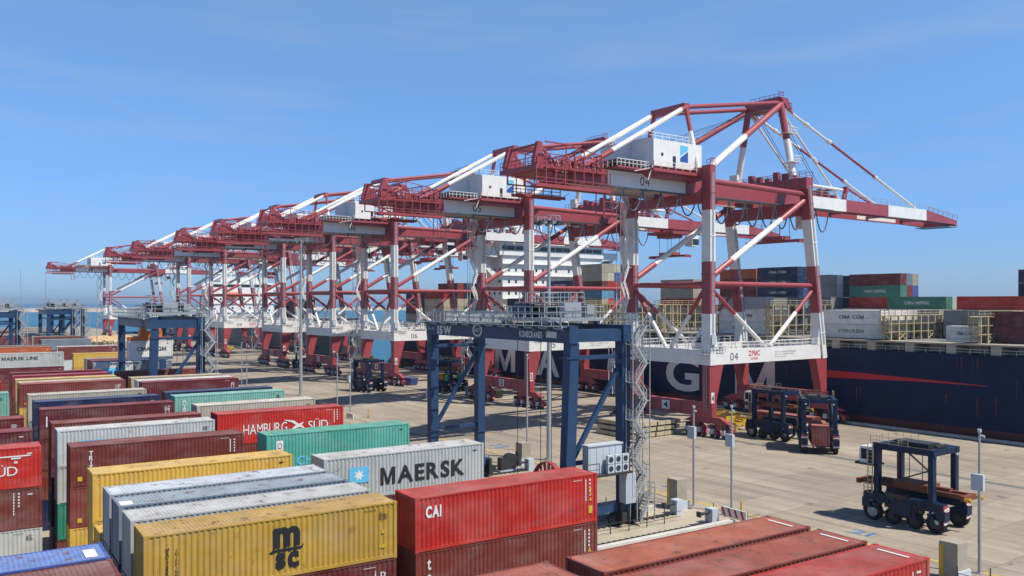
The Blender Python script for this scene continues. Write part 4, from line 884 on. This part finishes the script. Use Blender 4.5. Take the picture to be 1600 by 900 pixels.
for k in range(60):
    y = rn.uniform(-60,200); z = rn.choice([14.9,14.9,11.6,8.5]); L_ = rn.uniform(.8,3.5); w_ = rn.uniform(.05,.16); mb.add([(-.016,y,z),(-.016,y+w_,z),(-.016,y+w_*.6,z-L_),(-.016,y+w_*.3,z-L_)], [(0,1,2,3)])
mb.build('rust_streak', M['rustbrown'], ship)
# containers on deck: bay y (near end), column x from, tiers bottom up (per column)
SG = 'containers on the deck of the navy ship'
SZ = DK+1.9; SP = 2.6
ALLC = ['navy blue','rust brown','red','grey white','navy blue','maroon','beige','light blue','white','green','brick red','navy blue','grey']
def fit_text(o, s_, mat, x0, x1, z0, z1): deco(o, lambda mb: letters(mb, s_, x0, x1, z0, z1, P_, bold=.02), M[mat])
TXT = {'navy blue':('CMA CGM','letwhite'),'green':('CHINA SHIPPING','letwhite'),'white':('CMA CGM','letblack'),'grey white':('EVERGREEN','letgreen'),'cold white':('EVERGREEN','letgreen'),'reefer white':('CMA CGM','letblack'),'light blue':('HANJIN','letwhite')}
TIER = ['first','second','third','fourth','fifth','sixth','seventh','eighth','ninth','tenth']
def bay(name, y0, cols):
    """cols: (x, [colours bottom up], optional (start, length)); y0 = landward-right end of the bay"""
    prev = 0
    for ci, (x, cl, *ex) in enumerate(cols):
        off, L = ex[0] if ex else (0, CL)
        for t, c in enumerate(cl):
            lab = f'{c} container, {TIER[t]} tier, ' + ('quayside column' if ci == 0 else f'{TIER[ci]} column') + f', {name}'
            o = container(c, (x, y0+off+L, SZ+t*SP), R(-90), lab, SG, L, roofcol=None, H=2.591)
            if t >= prev and c in TXT and o is not None: fit_text(o, TXT[c][0], TXT[c][1], L*.3, L*.72, 1.0, 1.65)
        prev = len(cl)
H20 = (0,6.058)
bay('ship bay at right picture edge', 53.6, [(149,['maroon','maroon'],(7.8,6.058)),(152,['grey','beige']),(160,['grey','grey','red'])])
bay('ship bay right of pale lashing frame', 68.6, [(148.8,['reefer white'],(0,6.058)),(160,['grey','grey']),(162.5,['beige','beige']),(165,['grey','beige','red']),(167.5,['rust brown','red','red']),(176.5,['grey','maroon','grey','navy blue','navy blue'],H20)])
bay('ship bay of quayside white pair', 84.3, [(144.7,['cold white','reefer white']),(147.2,['reefer white','reefer white']),(149.7,['reefer white','reefer white']),(152.2,['reefer white','reefer white']),(154.7,['grey','white']),(165.3,['grey','grey white']),(168,['grey','grey white','green']),(170.5,['white','white','white']),(173,['white','white'])])
bay('ship bay of tall red green stack', 99.0, [(170,['white','white']),(172.5,['white','white']),(175,['white','white']),(177.6,['grey','white','red','green','dark red']),(180.1,['red','light blue','orange','brick red','slate grey']),(182.6,['orange','red','light blue','blue','beige'])])
bay('ship bay beside waterside crane leg', 113.6, [(174,['grey','grey','grey','grey','grey'],H20),(176.5,['white','grey','grey','white','white'],H20),(184.3,['grey','maroon','navy blue','navy blue','navy blue'])])
bay('ship bay glimpsed through crane 04 legs', 109.3, [(144.7,['cold white','reefer white','silver']),(147.2,['grey','reefer white']),(149.7,['white','reefer white'])])
bay('ship bay behind crane 04 legs', 128.6, [(168.6,['grey white','white']),(171.1,['grey','white','grey']),(173.6,['white','white','grey']),(176.1,['white','white','grey']),(182.8,['grey','maroon','slate grey','navy blue','navy blue','navy blue']),(185.3,['grey','navy blue','light blue','blue','navy blue','navy blue'])])
bay('ship bay left of tallest navy', 143.6, [(176,['grey','beige']),(186,['red','maroon','rust brown','brick red','brick red','orange'])])
bay('ship bay with red third tier', 158.6, [(166,['grey','grey']),(178.3,['grey','beige','red','beige','beige']),(180.8,['green','beige','cream','cream','beige']),(183.3,['navy blue','mint','navy blue','navy blue'])])
bay('ship bay with tall beige tops', 188.6, [(146,['beige','grey','navy blue']),(148.5,['cream','maroon','navy blue']),(158,['grey','red','navy blue','navy blue']),(160.6,['white','rust brown','grey','navy blue','navy blue']),(172,['grey','white','beige','light blue','rust brown','beige','beige']),(174.5,['grey','cream','red','light blue','red','cream','beige']),(177,['green','red','blue','navy blue','red','blue','cream']),(179.5,['grey','red','navy blue','red','navy blue','red','navy blue'])])
bay('ship bay behind white bridge', 236, [(146,['beige','beige','cream','red']),(148.5,['red','beige','green','navy blue']),(151.3,['grey','beige','cream','rust brown','brick red']),(154,['beige','green','cream','navy blue','navy blue']),(156.5,['red','cream','green','navy blue','navy blue'])])
bay('ship bay near the bow', 250.5, [(147,['beige','maroon','navy blue','navy blue']),(149.5,['red','navy blue','navy blue','navy blue']),(152,['grey','navy blue','navy blue','green'])])
# --- far ship
fs_ = empty('container_ship', (143,330,-2)); tag(fs_, 'far grey hulled ship with tall white bridge block behind the distant cranes', 'ship')
ys = [0,20,30,200,260,270]; hb = [3,15,20,20,17,15]
mb = MB()
def shell2(mb, z0, z1, m):
    vs = []
    for y, b in zip(ys, hb): vs += [(20-b,y,z0),(20-b,y,z1),(20+b,y,z0),(20+b,y,z1)]
    fs = [(0,2,3,1)]; n = len(ys)
    for i in range(n-1): a = 4*i; b = a+4; fs += [(a,a+1,b+1,b),(a+2,b+2,b+3,a+3),(a+1,a+3,b+3,b+1)]
    fs.append((4*n-4,4*n-3,4*n-1,4*n-2)); mb.add(vs, fs, m)
shell2(mb, -1, 13, 0); mb.build('hull', M['greyhull'], fs_)
mb = MB(); mb.box(2,38,150,167,13,35); mb.box(-2,42,152,163,31,34.5); mb.box(8,32,151,167,35,38)
for z in (18,23,28): mb.box(1.6,38.4,149.4,150,z,z+.25)
b2 = mb.build('superstructure', M['shipwhite'], fs_)
mb = MB(); mb.box(3,37,149.95,149.98,32.3,33.9)
for z in (15,20,25):
    for k in range(10): mb.box(4+k*3.3,5+k*3.3,149.95,149.98,z,z+1.1); mb.box(1.96,1.99,152+k*1.4,152.7+k*1.4,z,z+1.1)
mb.build('window_row', M['glass'], b2)
mb = MB(); mb.tube((20,158,38),(20,158,48), .6); mb.bar((14,158,43),(26,158,43), .4); mb.tube((16,158,38),(16,158,43), .3); mb.build('mast', M['shipwhite'], fs_)
mb = MB(); mb.tube((12,148.6,28),(17,148.6,28), 1.5, n=12); mb.build('lifeboat', M['orange'], fs_)
mb = MB(); mb.box(4,36,30,146,13,16.5); mb.box(4,36,170,262,13,17); mb.build('hatch_deck', M['shipgrey'], fs_)
FG = 'containers on the far grey ship'
def fbay(name, y0, cols):
    for ci, (x, cl) in enumerate(cols):
        for t, c in enumerate(cl): container(c, (x, y0+CL, 14.52+t*PITCH), R(-90), f'{c} container, {TIER[t]} tier, {TIER[ci]} column, {name}', FG, parts=False)
fbay('nearest bay of the far grey ship', 366, [(150,['navy blue','rust brown','navy blue']),(152.6,['red','navy blue','navy blue']),(155.2,['maroon','brick red','navy blue'])])
fbay('second bay of the far grey ship', 384, [(150,['grey','navy blue']),(152.6,['navy blue','rust brown','red']),(155.2,['green','navy blue','navy blue'])])
fbay('bay behind the far white bridge', 505, [(150,['beige','cream','beige','grey']),(152.6,['cream','beige','grey','beige'])])

# ---------------------------------------------------------------- shuttle carriers
def make_carrier():
    """long axis along local y; base at the middle of its wheels"""
    root = empty('shuttle_carrier'); nv = M['carrier']; WX = 2.15
    for sx in (-1, 1):
        x = sx*WX
        mb = MB(); mb.box(x-.42, x+.42, -4.0, 4.0, 2.0, 2.85); mb.prism([(-4.2,1.3),(-2.7,1.3),(-2.4,1.75),(-4.2,2.2)], x-.45, x+.45, 0, 'x'); mb.prism([(4.2,1.3),(2.7,1.3),(2.4,1.75),(4.2,2.2)], x-.45, x+.45, 0, 'x')
        mb.box(x-.5, x+.5, -.9, 1.1, 1.1, 2.5); mb.build('side_beam', nv, root)
        for y in (-3.2,-1.1,1.1,3.2):
            r_ = .95 if abs(y) > 2 else .82
            t = MB(); n = 22
            prof = [(-.29,r_*.62),(-.3,r_*.92),(-.2,r_),(.2,r_),(.3,r_*.92),(.29,r_*.62)]
            vs = [(x+a, y+b*math.cos(2*math.pi*i/n), r_+b*math.sin(2*math.pi*i/n)) for i in range(n) for a, b in prof]
            fs = [(i*6+j, i*6+j+1, ((i+1)%n)*6+j+1, ((i+1)%n)*6+j) for i in range(n) for j in range(5)]
            t.add(vs, fs); wo = t.build('wheel', M['rubber'], root)
            h = MB(); h.tube((x-.24,y,r_),(x+.24,y,r_), r_*.62, n=18); h.tube((x-.3,y,r_),(x+.3,y,r_), r_*.3, 1, n=12); h.build('rim', [M['galv'] if abs(y) > 2 and sx < 0 and y > 0 else M['dark'], M['galv'] if y > 2 else M['dark']], wo)
            f_ = MB(); f_.bar((x-.1,y-.55,r_*2+.12),(x-.1,y+.2,r_*2+.3), .5, .08); f_.bar((x-sx*-.35,y-.3,r_),(x-sx*-.35,y+.2,2.0), .2, .3); f_.build('mudguard', M['lightgrey'] if abs(y)>2 else nv, root)
        for y in (-2.75, 2.75):
            mb = MB(); mb.bar((x,y,2.8),(x,y,8.55), .5, .62, up=(1,0,0)); mb.box(x-.35,x+.35,y-.42,y+.42,2.7,2.95); mb.build('leg', nv, root)
        mb = MB(); mb.box(x-.3, x+.3, -3.1, 3.1, 8.3, 9.0); mb.build('top_beam', nv, root)
        for y in (-4.1, 4.1):
            mb = MB()
            for k in range(6): mb.prism([(x-.42,.95+k*.26),(x+.42,1.1+k*.26),(x+.42,1.23+k*.26),(x-.42,1.08+k*.26)], y-.05 if y<0 else y-.01, y+.01 if y<0 else y+.05)
            mb.build('warning_stripe', M['letwhite'], root)
            mb = MB(); mb.box(x-.44, x+.44, min(y,y*.97), max(y,y*.97)-.02, .9, 2.7); mb.build('bumper', M['red'], root)
    for y in (-2.75, 2.75):
        mb = MB(); mb.box(-WX+.3, WX-.3, y-.3, y+.3, 8.3, 8.95); mb.build('cross_beam', nv, root)
    mb = MB(); mb.box(-1.8,1.8,-2.4,2.4,8.6,8.7); mb.box(-1.4,-.2,-2,.4,8.95,9.5); mb.box(.3,1.5,-1.6,1.8,8.95,9.3); mb.tube((-1.2,1.4,9.2),(1.0,1.4,9.2), .3); mb.bar((-1,-2.5,9.2),(1,-2.5,9.2), .3); mb.build('hoist_machinery', M['dark'], root)
    mb = MB(); mb.rail([(-2.4,-.5,9.0),(-2.4,3.4,9.0),(1.0,3.4,9.0)], .9, .9, .022); mb.rail([(2.4,1.0,9.0),(2.4,3.4,9.0)], .9, .8, .022); mb.ladder((-2.62,3.3,2.8),(-2.62,3.3,8.8)); mb.rail([(-2.4,3.3,2.75),(-2.4,4.1,2.75)],1.0,.4,.04); mb.build('handrail', M['cream'], root)
    mb = MB(); mb.box(-2.4,-1.9,-3,3.3,9.01,9.05); mb.build('walkway', M['dark'], root)
    # cab
    cb = MB(); cb.prism([(3.0,6.2),(4.5,6.2),(4.7,6.9),(4.5,8.4),(3.0,8.4)], -2.4, -.9, 0, 'x'); c = cb.build('operator_cab', M['white'], root)
    wn = MB(); wn.box(-2.43,-2.4,3.2,3.65,6.4,8.0); wn.box(-2.43,-2.4,3.8,4.4,6.8,8.1); wn.box(-2.2,-1.1,4.6,4.72,6.9,8.0); wn.box(-2.2,-1.0,2.97,3.0,6.8,8.2); wn.build('cab_window', M['glass'], c)
    cb = MB(); cb.box(-2.6,-.7,2.9,4.9,6.1,6.28); cb.tube((-2.4,4.95,6.2),(-1.0,4.95,6.2), .18); cb.build('cab_floor', M['dark'], root)
    mb = MB(); mb.bar((WX,2.6,8.0),(WX,-.2,5.4), .16); mb.bar((WX,-.2,5.4),(WX,2.6,3.9), .16); mb.bar((-WX,-2.6,8.0),(-WX,-2.6,8.0001), .1); mb.build('brace', M['dark'], root)
    mb = MB()
    for k in range(6): mb.box(-2.55+(k%2)*.1, -2.45+(k%2)*.12+.1, -2+k*.7, -1.6+k*.7, 1.6, 2.6)
    mb.build('air_tank', M['dark'], root)
    mb = MB(); mb.box(1.75,2.7,-2.0,.4,2.5,3.3); mb.build('engine_box', M['dark'], root); mb = MB(); mb.box(-2.6,-1.75,-.4,1.8,2.5,3.1); mb.build('battery_box', M['dark'], root); mb = MB(); mb.tube((2.2,1.0,2.6),(2.2,1.0,3.6),.15); mb.build('exhaust', M['dark'], root)
    mb = MB()
    for sx in (-1,1):
        for y in (-2.75,2.75):
            for k in range(3): mb.tube((sx*(WX+.28),y-.2+k*.12,2.9),(sx*(WX+.28),y-.2+k*.12,8.4), .035, n=5)
        for k in range(6):
            y = -2.6+k*.95; mb.tube((sx*(WX+.44),y,2.1),(sx*(WX+.46),y+.5,2.7), .05, n=5); mb.tube((sx*(WX+.46),y+.5,2.7),(sx*(WX+.44),y+.8,1.9), .05, n=5)
    for k in range(8): mb.tube((-1.6+k*.4,-1.8+.3*(k%3),8.75),(-1.3+k*.4,1.6-.2*(k%3),9.0), .06, n=5)
    mb.build('hose', M['rubber'], root)
    for y in (-3.1,3.2):
        for x in (-1.9,1.9): mb = MB(); mb.box(x-.15,x+.15,y-.08,y+.08,8.0,8.25); mb.build('work_lamp', M['lightgrey'], root)
    return root
def spreader_for(root, z=3.3):
    e = MB(); e.box(-.9,-.55,-5.2,5.6,z,z+.42); e.box(.55,.9,-5.2,5.6,z,z+.42); e.box(-1.2,1.2,-5.3,-4.9,z-.1,z+.4); e.box(-1.2,1.2,5.3,5.7,z-.1,z+.4); e.box(-1.2,1.2,-1.8,1.8,z+.1,z+.8); e.box(-.3,.3,-3.5,3.5,z+.4,z+.7)
    for y in (-1.2,1.2):
        for x in (-1.0,1.0): e.tube((x,y,z+.7),(x,y,7.4), .04, n=5)
    s_ = e.build('spreader', M['rustbrown'], root)
    e = MB()
    for x in (-1.15,1.15): e.tube((x,-5.3,z+.1),(x,-5.8,z+.2), .14); e.tube((x,-5.8,z+.2),(x,-5.8,z-.1), .17)
    e.build('guide_arm', M['yellow'], s_)
CG = 'shuttle carriers on the apron'
car = make_carrier(); car.location = (82.3,44.3,0); tag(car, 'empty navy shuttle carrier with long rusty spreader and white cab at right', 'shuttle carrier', CG)
cars = [((115.9,85.4),0,'navy shuttle carrier under the crane 04 legs, seen from its long side'),((111.4,74.9),R(-51),'navy shuttle carrier seen end on, holding a brown red container'),((95.6,189.5),R(8),'blue shuttle carrier out on the apron beyond the 15W gantry'),((111.5,178.0),R(14),'shuttle carrier with green trim seen through the 15W gantry'),((112.5,268.0),R(90),'small blue shuttle carrier far along the quay with red feet'),((101,395),R(0),'remote shuttle carrier under the distant quay cranes')]
CO = []
for (x, y), rz, lab in cars:
    o = dup(car, None, (x,y,0), rz); tag(o, lab, 'shuttle carrier', CG); CO.append(o)
def lower(o):                       # a low one-over-one carrier
    for ch in o.children:
        if ch.type == 'MESH':
            for v in ch.data.vertices:
                if v.co.z > 2.9: v.co.z = 2.9+(v.co.z-2.9)*.8
        lower(ch)
lower(car)
spreader_for(car)
spreader_for(CO[0], 4.9); spreader_for(CO[3], 5.2)
mb = MB()
for sx in (-1,1): mb.box(sx*2.15-.5,sx*2.15+.5,-2.4,-1.2,2.8,4.2); mb.box(sx*2.15-.5,sx*2.15+.5,1.0,2.3,2.8,4.2)
mb.build('side_tank', M['green'], CO[3])
mb = MB(); mb.box(-2.6,-1.7,-.7,.6,2.9,4.4); mb.build('fuel_tank', M['orange'], CO[3])
TB = R(39); CX, CY = 111.4-3.6, 74.9-2.9
o = container('brick red', (CX-3.03*math.cos(TB)+CW/2*math.sin(TB)+3.0*math.cos(TB), CY-3.03*math.sin(TB)-CW/2*math.cos(TB)+3.0*math.sin(TB), 1.3), TB, 'brown red container carried inside the end-on shuttle carrier', 'cargo on the apron', 6.058)

# ---------------------------------------------------------------- apron clutter
# stacked hatch covers
for k, lab in enumerate(('cream edged hatch cover lying on the ground, bottom of the stack','middle hatch cover of the stack by the 15W stairs','topmost hatch cover with dusty brown top, by the 15W stairs')):
    e = empty('hatch_cover', (95.6+.2*k,97.6,k*.86)); tag(e, lab, 'hatch cover', 'hatch covers stacked on the apron')
    mb = MB(); mb.box(0,10.6,0,8.6,.18,.74); mb.build('panel', M['concrete'], e)
    mb = MB()
    for x in (.03,3.6,7.2): mb.box(x,x+3.3,-.05,-.001,.14,.7)
    for y in (.1,2.9,5.8): mb.box(-.05,-.001,y,y+2.6,.14,.7)
    mb.build('edge', M['cream'], e)
    mb = MB()
    for x in (.8,5,9.4):
        for y in (.6,4.2,7.6): mb.box(x,x+.4,y,y+.4,0,.18)
        mb.box(x,x+.25,-.12,-.052,.1,.72)
    mb.build('foot', M['dark'], e)
# yellow lifting frames between the crane legs
def yellow_frame(loc, rz, lab):
    e = empty('lifting_beam_set', loc, rz); tag(e, lab, 'lifting frame', 'yellow lifting frames under crane 04')
    mb = MB(); mb.box(-5,5,-1.2,-.8,.9,1.3); mb.box(-5,5,.8,1.2,.9,1.3)
    for x in (-4.8,-1.5,1.5,4.6): mb.box(x,x+.4,-.8,.8,.95,1.25)
    mb.build('frame', M['yellow'], e)
    mb = MB(); mb.box(-1.4,1.4,-1,1,1.3,1.9); mb.rail([(-4.8,-1,1.3),(4.8,-1,1.3)], .7, 1.2, .05); mb.build('headblock', M['yellow'], e)
    for x in (-4.9,4.6):
        for y in (-1.2,.8): mb = MB(); mb.box(x,x+.35,y,y+.4,0,.9); mb.build('leg', M['yellow'], e)
yellow_frame((119.5,98.5,0), R(70), 'yellow lifting frame standing on the apron nearest the carrier'); yellow_frame((123.6,101,0), R(78), 'yellow lifting frame behind the other one')
yellow_frame((125,386,0), R(60), 'far yellow lifting frame below the distant crane legs')
# brown skip and flat container near carrier
e = container('rust brown', (124.5,97,0), R(-90), 'brown container resting on the quay behind the yellow frames', 'cargo on the apron', H=2.591)
for k, (x, y, c, lab) in enumerate(((111.4,166.5,'slate grey','slate skip bin under the crane legs beside the green trimmed carrier'),(112.4,160.0,'dark','dark skip bin next to the slate one'),(112.0,198.0,'blue','blue skip bin behind the apron carrier'))):
    e = empty('skip_bin', (x,y,0)); tag(e, lab, 'bin', 'skip bins under the quay cranes')
    mb = MB(); mb.prism([(-2.6,1.9),(-2.0,.15),(2.0,.15),(2.6,1.9)], -1.1, 1.1, 0, 'x'); mb.build('tub', M['dark'] if c == 'dark' else paint('bin_'+c.replace(' ','_'), CC[c][0]), e)
    mb = MB()
    for yy in (-2.6,2.5): mb.box(-1.15,1.15,yy,yy+.1,1.9,1.98)
    mb.box(-1.2,-1.1,-2.6,2.6,1.85,1.98); mb.box(1.1,1.2,-2.6,2.6,1.85,1.98); mb.build('rim', M['galv'], e)
    mb = MB(); mb.box(-.9,-.7,-2,2,0,.15); mb.box(.7,.9,-2,2,0,.15); mb.build('skid', M['dark'], e)
# camera posts
def post(x, y, h, zb, lab, box=True):
    e = empty('camera_post', (x,y,0)); tag(e, lab, 'post', 'slim grey posts along the lane')
    mb = MB(); mb.tube((0,0,0),(0,0,zb), .13, n=10); mb.tube((0,0,zb),(0,0,h), .11, n=10, r2=.08); mb.box(-.25,.25,-.25,.25,0,.05); mb.build('pole', M['galv'], e)
    if box: mb = MB(); mb.box(-.5,-.14,-.5,.45,zb-.55,zb+.75); mb.build('panel_box', M['lightgrey'], e)
    mb = MB(); mb.tube((0,0,h),(0,0,h+.25), .16, n=10); mb.tube((-.1,-.15,h-.25),(-.1,-.45,h-.3), .09, n=8); mb.build('camera_head', M['lightgrey'], e)
for a_ in ((70.0,62.2,10.5,7.8,'slim post with box rising from the tall concrete block'),(71.1,58.0,10.9,7.4,'slim post with wide blue box, right of the concrete block'),(71.1,33.0,11.4,7.3,'slim post with box near the right picture edge'),(71.9,150.3,10.2,7.0,'slim post with box in front of the blue apron carrier'),(68.8,115.3,10.4,7.4,'slim post with box between the left legs of the 15W gantry')): post(*a_)
for a_ in ((72.3,157.0,11.5,7,'plain thin post left of the apron carrier'),(76.0,99.6,14.0,7,'plain thin post left of the tall mast inside the 15W gantry'),(71.0,206,11.5,7,'plain thin post left of the tall grey mast'),(71.8,212,11.5,7,'second plain thin post close to the tall grey mast')): post(*a_, box=False)
# tall lighting masts
def mast(x, y, h, r, lab, ring=True):
    e = empty('lighting_mast', (x,y,0)); tag(e, lab, 'mast', 'tall lighting masts')
    mb = MB(); mb.tube((0,0,0),(0,0,h), r, n=14, r2=r*.55); mb.tube((0,0,0),(0,0,.2), r*1.8, n=14); mb.build('pole', M['galv'], e)
    if ring:
        mb = MB()
        for k in range(12):
            t = 2*math.pi*k/12; t2 = t+2*math.pi/12; c = lambda q,rr,z: (rr*math.cos(q), rr*math.sin(q), z)
            mb.bar(c(t,1.6,h-.6), c(t2,1.6,h-.6), .12); mb.bar(c(t,1.6,h+.3), c(t2,1.6,h+.3), .08); mb.bar(c(t,1.6,h-.6),c(t,1.6,h+.3), .06)
            if k%3==0: mb.bar((0,0,h-.6), c(t,1.6,h-.6), .12)
        mb.build('lamp_ring', M['galv'], e)
        for k in range(8):
            t = 2*math.pi*k/8+.2; mb = MB(); x_, y_ = 1.75*math.cos(t), 1.75*math.sin(t); mb.box(x_-.25,x_+.25,y_-.25,y_+.25,h-.9,h-.45); mb.build('floodlight', M['dark'], e)
    return e
mast(74.0,92.0,33.5,.36,'tall grey lighting mast with lamp ring, standing inside the 15W gantry')
mast(78.3,190.0,36.5,.42,'tall grey lighting mast rising before the middle quay cranes')
mast(58,318,30,.14,'distant thin mast left of the second gantry',False); mast(40,360,34,.14,'distant thin mast beside the gantry against the sea',False); mast(47,352,33,.14,'distant thin mast just right of the gantry against the sea',False)
# end of the stacking block: rails, kerbs, fences, concrete block
def yrail(y, x0, x1):
    mb = MB(); mb.box(x0,x1,-.04,.04,.02,.16); mb.box(x0,x1,-.1,.1,.0,.02)
    for k in range(int((x1-x0)/.7)): mb.box(x0+k*.7,x0+k*.7+.22,-.35,.35,.0,.1)
    o = mb.build('gantry_track', M['dark'], None, yard(0,y,.004), YA); struct(o)
for y in (59.6,64.2,91.5,96.0): yrail(y, 33, 62.5)
mb = MB(); mb.box(33.5,63.5,57.1,57.7,.0,.75); mb.box(45,61.5,66.2,66.6,.004,.6); struct(mb.build('track_kerb', M['kerb'], None, yard(0,0,.004), YA))
mb = MB(); mb.box(33,66,56.4,67.6,0,.004); struct(mb.build('track_slab', M['beige2'], None, yard(0,0,.002), YA))
def fence(pts, lab):
    e = empty('barrier_fence', (0,0,0), YA); tag(e, lab, 'fence', 'post and rail fences at the gantry tracks')
    mb = MB()
    for a, b in zip(pts, pts[1:]): mb.bar((*a,1.0),(*b,1.0), .04); mb.bar((*a,.5),(*b,.5), .04)
    mb.build('rail', M['dark'], e)
    for a, b in zip(pts, pts[1:]):
        n = max(1,int(math.dist(a,b)/2.2))
        for k in range(n): t = k/n; x, y = a[0]+(b[0]-a[0])*t, a[1]+(b[1]-a[1])*t; mb = MB(); mb.bar((x,y,0),(x,y,1.5+.5*(k%2)), .07); mb.build('post', M['dark'], e)
fence([(38,61.9),(61,61.9)], 'dark post and rail fence between the two near gantry tracks')
fence([(48,69),(64,69),(64,66)], 'dark fence beside the 15W gantry wheels')
fence([(64.6,61),(64.6,56.6),(66.4,56.6)], 'short dark fence by the wide boxed post')
fence([(46,94),(63,94)], 'dark fence behind the pale grey lettered container')
fence([(64.8,36),(64.8,26)], 'dark fence near the lower right picture corner')
for x, y, z, lab in ((64.4,66.0,3.1,'tall brownish concrete block beneath a boxed post'),(64.4,95.2,2.9,'concrete block with yellow edge inside the 15W gantry'),(66.0,37.0,3.0,'concrete block at the lower right picture edge')):
    e = empty('concrete_block', yard(x,y), YA); tag(e, lab, 'concrete block', 'concrete pillar blocks')
    mb = MB(); mb.box(-.7,.7,-.75,.75,0,z); mb.box(-.66,.66,-.71,.71,z,z+.06); mb.build('pillar', M['concrete'], e)
    mb = MB(); mb.box(-.9,.9,-.95,-.76,0,.9); mb.build('plinth', M['lightgrey'], e)
    mb = MB(); mb.box(-.72,-.701,.4,.76,.3,z-.2); mb.build('edge_strip', M['yellow'], e)
for x, y, lab in ((62.6,64.2,'grey buffer stop at the end of the track beside the concrete block'),(62.9,59.6,'grey buffer stop at the end of the nearer track'),(62.9,91.5,'grey buffer stop inside the 15W gantry')):
    e = empty('buffer_stop', yard(x,y), YA); tag(e, lab, 'buffer stop', 'track buffer stops')
    mb = MB(); mb.box(-.45,.45,-.5,.5,0,1.5); mb.build('block', M['lightgrey'], e)
    mb = MB(); mb.tube((-.45,0,1.1),(-1.7,0,1.1), .16); mb.box(-1.9,-1.7,-.25,.25,.85,1.35); mb.build('plunger', M['dark'], e)
for x, y, lab in ((67.6,60.0,'yellow bollard by the striped kerb end'),(66,150,'yellow bollard by the chevron barrier')):
    e = empty('bollard', yard(x,y), YA); tag(e, lab, 'bollard', 'yellow bollards')
    mb = MB(); mb.tube((0,0,0),(0,0,1.5), .11, n=10); mb.build('tube', M['yellow'], e); mb = MB(); mb.tube((0,0,0),(0,0,.12), .2, n=10); mb.build('foot', M['dark'], e)
for x, y, lab in ((63.6,57.4,'red and white chevron board at the near track end'),(64.8,97.5,'red and white chevron board behind the pale grey lettered container'),(62.5,150.5,'red and white chevron board beside the bright red sail container')):
    e = empty('chevron_board', yard(x,y,.75 if y < 60 else 0), YA); tag(e, lab, 'chevron board', 'chevron boards at the track ends')
    mb = MB(); mb.box(-.06,.06,-1.6,1.6,.15,1.0); mb.build('board', M['letwhite'], e)
    mb = MB()
    for k in range(4): mb.add([(-.065,-1.4+k*.8,.2),(-.065,-1.1+k*.8,.2),(-.065,-.8+k*.8,.95),(-.065,-1.1+k*.8,.95)], [(0,3,2,1)])
    mb.build('stripe', M['letred'], e); mb = MB(); mb.box(-.05,.05,-1.2,-1.1,0,.15); mb.box(-.05,.05,1.1,1.2,0,.15); mb.build('foot', M['dark'], e)
# black trackside machines
for x, y, lab in ((60.5,92.5,'black trackside cable winder right of the pale grey lettered container'),):
    e = empty('cable_winder', yard(x,y), YA); tag(e, lab, 'cable winder', 'trackside winders')
    mb = MB(); mb.tube((0,-.4,1.2),(0,.4,1.2), 1.1, n=18); mb.box(-1.6,-1.0,-.5,.5,0,1.8); mb.tube((1.2,0,1.0),(1.2,0,2.4),.3); mb.build('drum', M['dark'], e); mb = MB(); mb.box(-1.8,1.6,-.6,.6,0,.25); mb.build('skid', M['lightgrey'], e)
# parked pallet truck near the apron carrier
e = empty('flat_trailer', (101,199,0), R(6)); tag(e, 'low pale trailer with white bundles beside the blue apron carrier', 'trailer')
mb = MB(); mb.box(-1.2,1.2,-6,6,.9,1.15); mb.build('bed', M['concrete'], e); mb = MB(); mb.box(-1,1,-4.5,-1,1.15,1.9); mb.box(-.9,.9,0,3.5,1.15,1.7); mb.build('bundle', M['letwhite'], e)
for y in (-4.5,4.5):
    for x in (-1,1): mb = MB(); mb.tube((x-.15,y,.45),(x+.15,y,.45), .45, n=14); mb.build('wheel', M['rubber'], e)

# the containers at the bottom of the stacks, which no one can see past the others
if REST.v:
    ro = REST.build('stored_containers', [paint('stored_'+k.replace(' ','_'), CC[k][0], .55) for k in RESTM]); ro['kind'] = 'stuff'
    tag(ro, 'mass of containers deep inside the stacks, behind and below the others', 'containers')

hz = MB(); hz.box(-9100, 9100, -3100, 16100, -14, 66)
m_ = bpy.data.materials.new('haze_air'); m_.use_nodes = True; nt = m_.node_tree; nt.nodes.remove(nt.nodes['Principled BSDF'])
pv = nt.nodes.new('ShaderNodeVolumePrincipled'); pv.inputs['Color'].default_value = (.62,.8,1,1); pv.inputs['Density'].default_value = .0001; pv.inputs['Anisotropy'].default_value = .3
nt.links.new(pv.outputs[0], nt.nodes['Material Output'].inputs['Volume'])
struct(hz.build('haze', m_), 'stuff')
